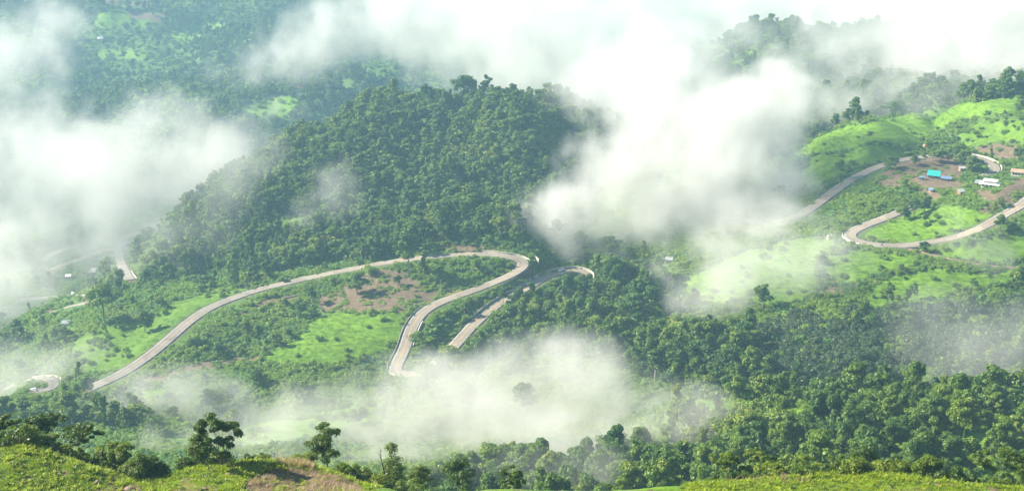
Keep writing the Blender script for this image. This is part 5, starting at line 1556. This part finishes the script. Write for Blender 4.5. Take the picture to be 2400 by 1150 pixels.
MB().tube((0, 0, 0), tuple(b - a), .38, .25, 8).obj('stem', M_BARK, r)
for t in (.3, .6, .8): MB().tube(tuple((b - a) * t), tuple((b - a) * t + np.array((.3, -.6, .9))), .1, .04, 5).obj('branch_stub', M_BARK, r)
print('objects', round(time.time() - T0, 1))
# ------------------------------------------------------------------ low clouds and the air
def lattice_noise(shape, cell, rng, aniso=(1, 1, 1)):
    """smooth 3-D value noise on a voxel grid: a coarse random lattice, cubic-smoothed by separable interpolation"""
    ns = [max(2, int(math.ceil(s / (cell * a)))) + 3 for s, a in zip(shape, aniso)]
    v = rng.random(ns).astype(np.float32)
    off = rng.random(3)
    for ax in range(3):
        t = np.arange(shape[ax]) / (cell * aniso[ax]) + off[ax]
        i = t.astype(int)
        f = (t - i).astype(np.float32)
        # quadratic-ish B-spline weights over three lattice points
        w0 = 0.5 * (1 - f) ** 2; w2 = 0.5 * f ** 2; w1 = 1 - w0 - w2
        v = np.moveaxis(v, ax, 0)
        sh = (-1,) + (1,) * (v.ndim - 1)
        v = v[i] * w0.reshape(sh) + v[i + 1] * w1.reshape(sh) + v[i + 2] * w2.reshape(sh)
        v = np.moveaxis(v, 0, ax)
    return v

def cloud_field(shape, voxel, rng, size, octs):
    s = np.zeros(shape, np.float32); a = 1.0; t = 0
    c = size / voxel
    for o in range(octs):
        if c < 1.2: break
        n = lattice_noise(shape, c, rng, (1.1, 1.1, 0.95) if o % 2 else (0.8, 0.9, 1.5))
        n = (n - 0.5) * 2.6                      # the spline averages the contrast away: give it back
        if o >= 1: n = 1 - 2 * np.abs(n)         # billowed: rounded lumps with thin creases
        s += a * n; t += a * a
        c *= 0.48; a *= 0.74
    s -= s.mean(); return s / (s.std() + 1e-6) * 0.5

def volume_tree(name, res, lo, hi, mat):
    ng = bpy.data.node_groups.new(name, 'GeometryNodeTree')
    ng.interface.new_socket('Geometry', in_out='INPUT', socket_type='NodeSocketGeometry')
    ng.interface.new_socket('Geometry', in_out='OUTPUT', socket_type='NodeSocketGeometry')
    N, L = ng.nodes.new, ng.links.new
    gi, go = N('NodeGroupInput'), N('NodeGroupOutput')
    pos, sep = N('GeometryNodeInputPosition'), N('ShaderNodeSeparateXYZ')
    L(pos.outputs[0], sep.inputs[0])
    idx = []
    for k in range(3):
        mr = N('ShaderNodeMapRange'); mr.clamp = True
        L(sep.outputs[k], mr.inputs[0])
        mr.inputs[1].default_value, mr.inputs[2].default_value = lo[k], hi[k]
        mr.inputs[3].default_value, mr.inputs[4].default_value = 0, res[k] - 1
        rd = N('ShaderNodeMath'); rd.operation = 'ROUND'
        L(mr.outputs[0], rd.inputs[0])
        idx.append(rd)
    m1 = N('ShaderNodeMath'); m1.operation = 'MULTIPLY_ADD'
    L(idx[0].outputs[0], m1.inputs[0]); m1.inputs[1].default_value = res[1]; L(idx[1].outputs[0], m1.inputs[2])
    m2 = N('FunctionNodeIntegerMath'); m2.operation = 'MULTIPLY_ADD'
    L(m1.outputs[0], m2.inputs[0]); m2.inputs[1].default_value = res[2]; L(idx[2].outputs[0], m2.inputs[2])
    at = N('GeometryNodeInputNamedAttribute'); at.data_type = 'FLOAT'; at.inputs[0].default_value = 'mist'
    si = N('GeometryNodeSampleIndex'); si.data_type = 'FLOAT'; si.domain = 'POINT'
    L(gi.outputs[0], si.inputs['Geometry']); L(at.outputs[0], si.inputs['Value']); L(m2.outputs[0], si.inputs['Index'])
    vc = N('GeometryNodeVolumeCube')
    L(si.outputs[0], vc.inputs['Density'])
    vc.inputs['Background'].default_value = 0
    vc.inputs['Min'].default_value = lo; vc.inputs['Max'].default_value = hi
    for k, a in enumerate('XYZ'):
        vc.inputs['Resolution ' + a].default_value = res[k]
    sm = N('GeometryNodeSetMaterial'); sm.inputs['Material'].default_value = mat
    L(vc.outputs[0], sm.inputs[0]); L(sm.outputs[0], go.inputs[0])
    return ng

def mist_material(name, color=(1, 1, 1), aniso=0.0):
    m = bpy.data.materials.new(name); m.use_nodes = True
    t = m.node_tree; t.nodes.clear()
    o, v = t.nodes.new('ShaderNodeOutputMaterial'), t.nodes.new('ShaderNodeVolumePrincipled')
    v.inputs['Color'].default_value = (*color, 1)
    v.inputs['Density'].default_value = 1.0
    v.inputs['Anisotropy'].default_value = aniso
    t.links.new(v.outputs[0], o.inputs['Volume'])
    return m

def build_cloud(name, puffs, label, dens, voxel=4.0, size=110.0, erode=1.2, soft=1.4, seed=1, octs=6, mat=None, lift=None):
    """puffs: (pixel x, pixel y, distance, radius across px, radius up px, strength[, depth stretch]) -> one volume"""
    C_, S_ = [], []
    for p in puffs:
        c = P(*p[:3]); mpp = (c[1] * CP - c[2] * SP) / FPX
        rx, rz = p[3] * mpp, p[4] * mpp
        ry = math.sqrt(rx * rz) * (p[6] if len(p) > 6 else 1.0)
        C_.append((c, np.array((rx, ry, rz)))); S_.append(p[5])
    lo = np.min([c - r for c, r in C_], 0) - voxel; hi = np.max([c + r for c, r in C_], 0) + voxel
    res = np.ceil((hi - lo) / voxel).astype(int) + 1
    hi = lo + (res - 1) * voxel
    rng = np.random.default_rng(seed)
    keep = np.ones(res, np.float32)
    ax = [lo[k] + voxel * np.arange(res[k]) for k in range(3)]
    for (c, r), s in zip(C_, S_):
        sl, d2 = [], 0
        for k in range(3):
            i0 = max(0, int((c[k] - r[k] - lo[k]) / voxel)); i1 = min(res[k], int((c[k] + r[k] - lo[k]) / voxel) + 2)
            sl.append(slice(i0, i1))
            q = ((ax[k][i0:i1] - c[k]) / r[k]) ** 2
            d2 = d2 + q.reshape([-1 if k == a else 1 for a in range(3)])
        f = np.clip(1 - d2, 0, 1)
        keep[tuple(sl)] *= 1 - np.clip(s, 0, 1) * f ** 1.3
    s = 1 - keep
    n = 0.5 + 0.5 * cloud_field(tuple(res), voxel, rng, size, octs)      # mean a half, most within 0..1
    fine = 0.5 + 0.5 * cloud_field(tuple(res), voxel, rng, size * 0.3, 4)
    d = np.clip(1.25 * s - 0.16 - erode * (n - 0.5) * (1.35 - 0.55 * s), 0, 1) ** soft
    d *= np.clip(0.35 + 1.3 * fine, 0.12, 2.0)
    d *= sstep(0.0, 0.16, s)
    d *= (s > 0.02)
    d = (d * dens).astype(np.float32)
    me = bpy.data.meshes.new(name)
    nv = int(np.prod(res))
    me.vertices.add(nv)
    a = me.attributes.new('mist', 'FLOAT', 'POINT')
    a.data.foreach_set('value', d.ravel())
    ob = bpy.data.objects.new(name, me); COL.objects.link(ob)
    mod = ob.modifiers.new('volume', 'NODES')
    mod.node_group = volume_tree(name, [int(r) for r in res], tuple(lo), tuple(hi), mat)
    me.materials.append(mat)
    ob['kind'] = 'stuff'; ob['label'] = label
    print('cloud', name, res, nv, round(float(d.max()), 4), round(time.time() - T0, 1))
    return ob
HAZE = 0.000125
M_MIST = mist_material('cloud_white', (0.78, 0.777, 0.755))
build_cloud('cloud', [(-20,400,1260,230,230,1),(200,450,1230,320,180,1),(400,370,1260,230,170,1),(500,340,1260,130,100,.65),(385,265,1340,150,95,.8),(130,310,1350,200,130,.42),(20,180,1450,170,150,.75),(120,80,1600,150,140,.5),(-20,640,1150,230,240,1),(-10,790,1040,220,200,1),(10,930,940,240,150,.8),(200,560,1200,260,120,.7),(380,500,1200,170,130,.75),(330,580,1150,160,90,.45),(160,690,1060,200,110,.45)],
            'thick white cloud bank filling the left side of the valley', .0125, 3.6, 130, seed=3, mat=M_MIST)
build_cloud('cloud', [(620,150,1650,170,90,.6),(720,110,1700,200,120,.72),(830,60,1700,220,130,1),(980,20,1750,280,150,1),(1180,50,1700,300,170,1),(1120,150,1650,220,110,.6),(560,170,1700,110,60,.4),(620,265,1800,190,60,.4),(1350,90,1600,300,200,1),(1480,150,1480,260,180,1),(1600,130,1560,230,120,.7)],
            'long white cloud streaming along the top behind the ridge', .013, 4.6, 140, seed=5, mat=M_MIST)
build_cloud('cloud', [(1700,20,2150,420,130,1),(2050,10,2100,420,130,1),(2380,20,2000,380,140,.9),(1450,30,2200,300,120,.9)],
            'pale cloud bank behind the dark ridge at the top right', .012, 8.0, 180, seed=7, mat=M_MIST)
build_cloud('cloud', [(1950,60,1500,280,110,.6),(2180,70,1350,320,140,.7),(2380,90,1250,330,200,.8),(2200,190,1250,260,110,.62),(2350,170,1180,240,120,.7),(1950,150,1400,200,90,.6),(2150,230,1170,240,70,.55),(2000,250,1200,200,70,.5),(2100,130,1350,230,100,.5)],
            'thin grey veil of cloud over the dark ridge at the top right', .017, 5.0, 130, seed=8, mat=M_MIST)
build_cloud('cloud', [(1600,330,1000,290,210,1),(1760,270,1010,190,150,1),(1500,430,970,270,170,1),(1700,450,960,250,190,1),(1740,520,925,200,90,.95),(1500,470,950,230,130,1),(1380,480,950,200,110,.9),(1830,230,1050,140,110,.8),(1560,560,925,300,110,.85),(1260,530,945,120,60,.45),(1770,560,900,230,120,.8),(1520,230,1080,190,170,1),(1830,400,980,90,130,.5)],
            'thick white cloud rolling over the middle of the valley', .028, 2.9, 100, seed=11, mat=M_MIST)
build_cloud('mist', [(1790,620,800,290,130,.85),(1900,560,850,200,100,.75),(1640,600,850,180,90,.6),(1680,690,780,200,80,.55),(1930,640,790,130,70,.5)],
            'thin mist trailing over the wide right meadow', .016, 3.0, 60, seed=13, mat=M_MIST)
build_cloud('mist', [(2310,590,760,80,75,.75),(2235,540,800,90,80,.6)],
            'small puff of mist below the right road', .012, 2.6, 36, seed=14, mat=M_MIST)
build_cloud('mist', [(1300,900,640,260,150,.9),(1400,880,630,150,120,.8),(1440,980,600,230,150,.95),(1200,1000,600,300,150,.7),(1000,940,640,280,130,.75),(800,980,630,280,120,.85),(660,1020,610,260,110,.85),(1590,1000,560,210,130,.9),(1690,1020,540,120,90,.75),(1300,1030,570,280,100,.75),(1120,900,660,200,90,.6),(1230,830,690,150,90,.55),(880,1060,550,280,100,.75),(500,1040,600,200,100,.7),(1400,1050,540,300,90,.6),(1620,990,505,150,110,.8),(1700,1020,500,100,80,.7)],
            'drifting mist in the hollow behind the knolls', .0155, 2.3, 60, seed=17, mat=M_MIST)
build_cloud('mist', [(2250,790,620,260,140,.75),(2370,770,620,200,150,.7)],
            'faint mist over the dark lower right slope', .008, 3.5, 70, seed=19, mat=M_MIST)
build_cloud('mist', [(150,960,800,330,130,.75),(380,960,700,260,120,.7),(70,870,800,230,130,1)],
            'low mist over the small road loop at the lower left', .013, 3.2, 80, seed=23, mat=M_MIST)
build_cloud('mist', [(800,440,980,95,85,.75),(720,490,985,90,60,.6)],
            'small wisp of mist clinging to the face of the forest ridge', .010, 2.6, 70, seed=30, mat=M_MIST)
build_cloud('mist', [(1400,215,1220,190,110,.85),(1280,200,1270,150,60,.5)],
            'mist sliding over the right end of the forest ridge', .014, 3.0, 60, seed=31, mat=M_MIST)
build_cloud('mist', [(500,430,1020,150,130,.75),(560,350,1060,140,90,.6),(420,540,1000,170,100,.6),(290,600,1000,180,90,.65),(170,660,960,190,110,.8)],
            'thin mist lapping the left flank of the forest ridge', .009, 3.5, 70, seed=37, mat=M_MIST)
build_cloud('mist', [(960,1075,420,300,90,.75),(1250,1090,415,260,80,.7),(650,1060,430,200,70,.6)],
            'thin mist lying right behind the trees at the bottom edge', .012, 2.4, 45, seed=41, mat=M_MIST)
# the air: one closed box of thin haze
_me = bpy.data.meshes.new('haze')
_lo, _hi = (-4800, -40, float(min(GZ.min(), -520)) - 1), (4800, 6600, float(max(GZ.max(), 20)) + 60)
_me.from_pydata([(x, y, z) for x in (_lo[0], _hi[0]) for y in (_lo[1], _hi[1]) for z in (_lo[2], _hi[2])], [], [(0, 1, 3, 2), (4, 6, 7, 5), (0, 4, 5, 1), (2, 3, 7, 6), (0, 2, 6, 4), (1, 5, 7, 3)])
M_AIR = mist_material('haze_air', (0.42, 0.74, 1.0), 0.1)
M_AIR.node_tree.nodes['Principled Volume'].inputs['Density'].default_value = HAZE
M_AIR.node_tree.nodes['Principled Volume'].inputs['Density Attribute'].default_value = ''
_me.materials.append(M_AIR)
link('haze', _me, kind='stuff', label='pale blue haze filling the valley air')
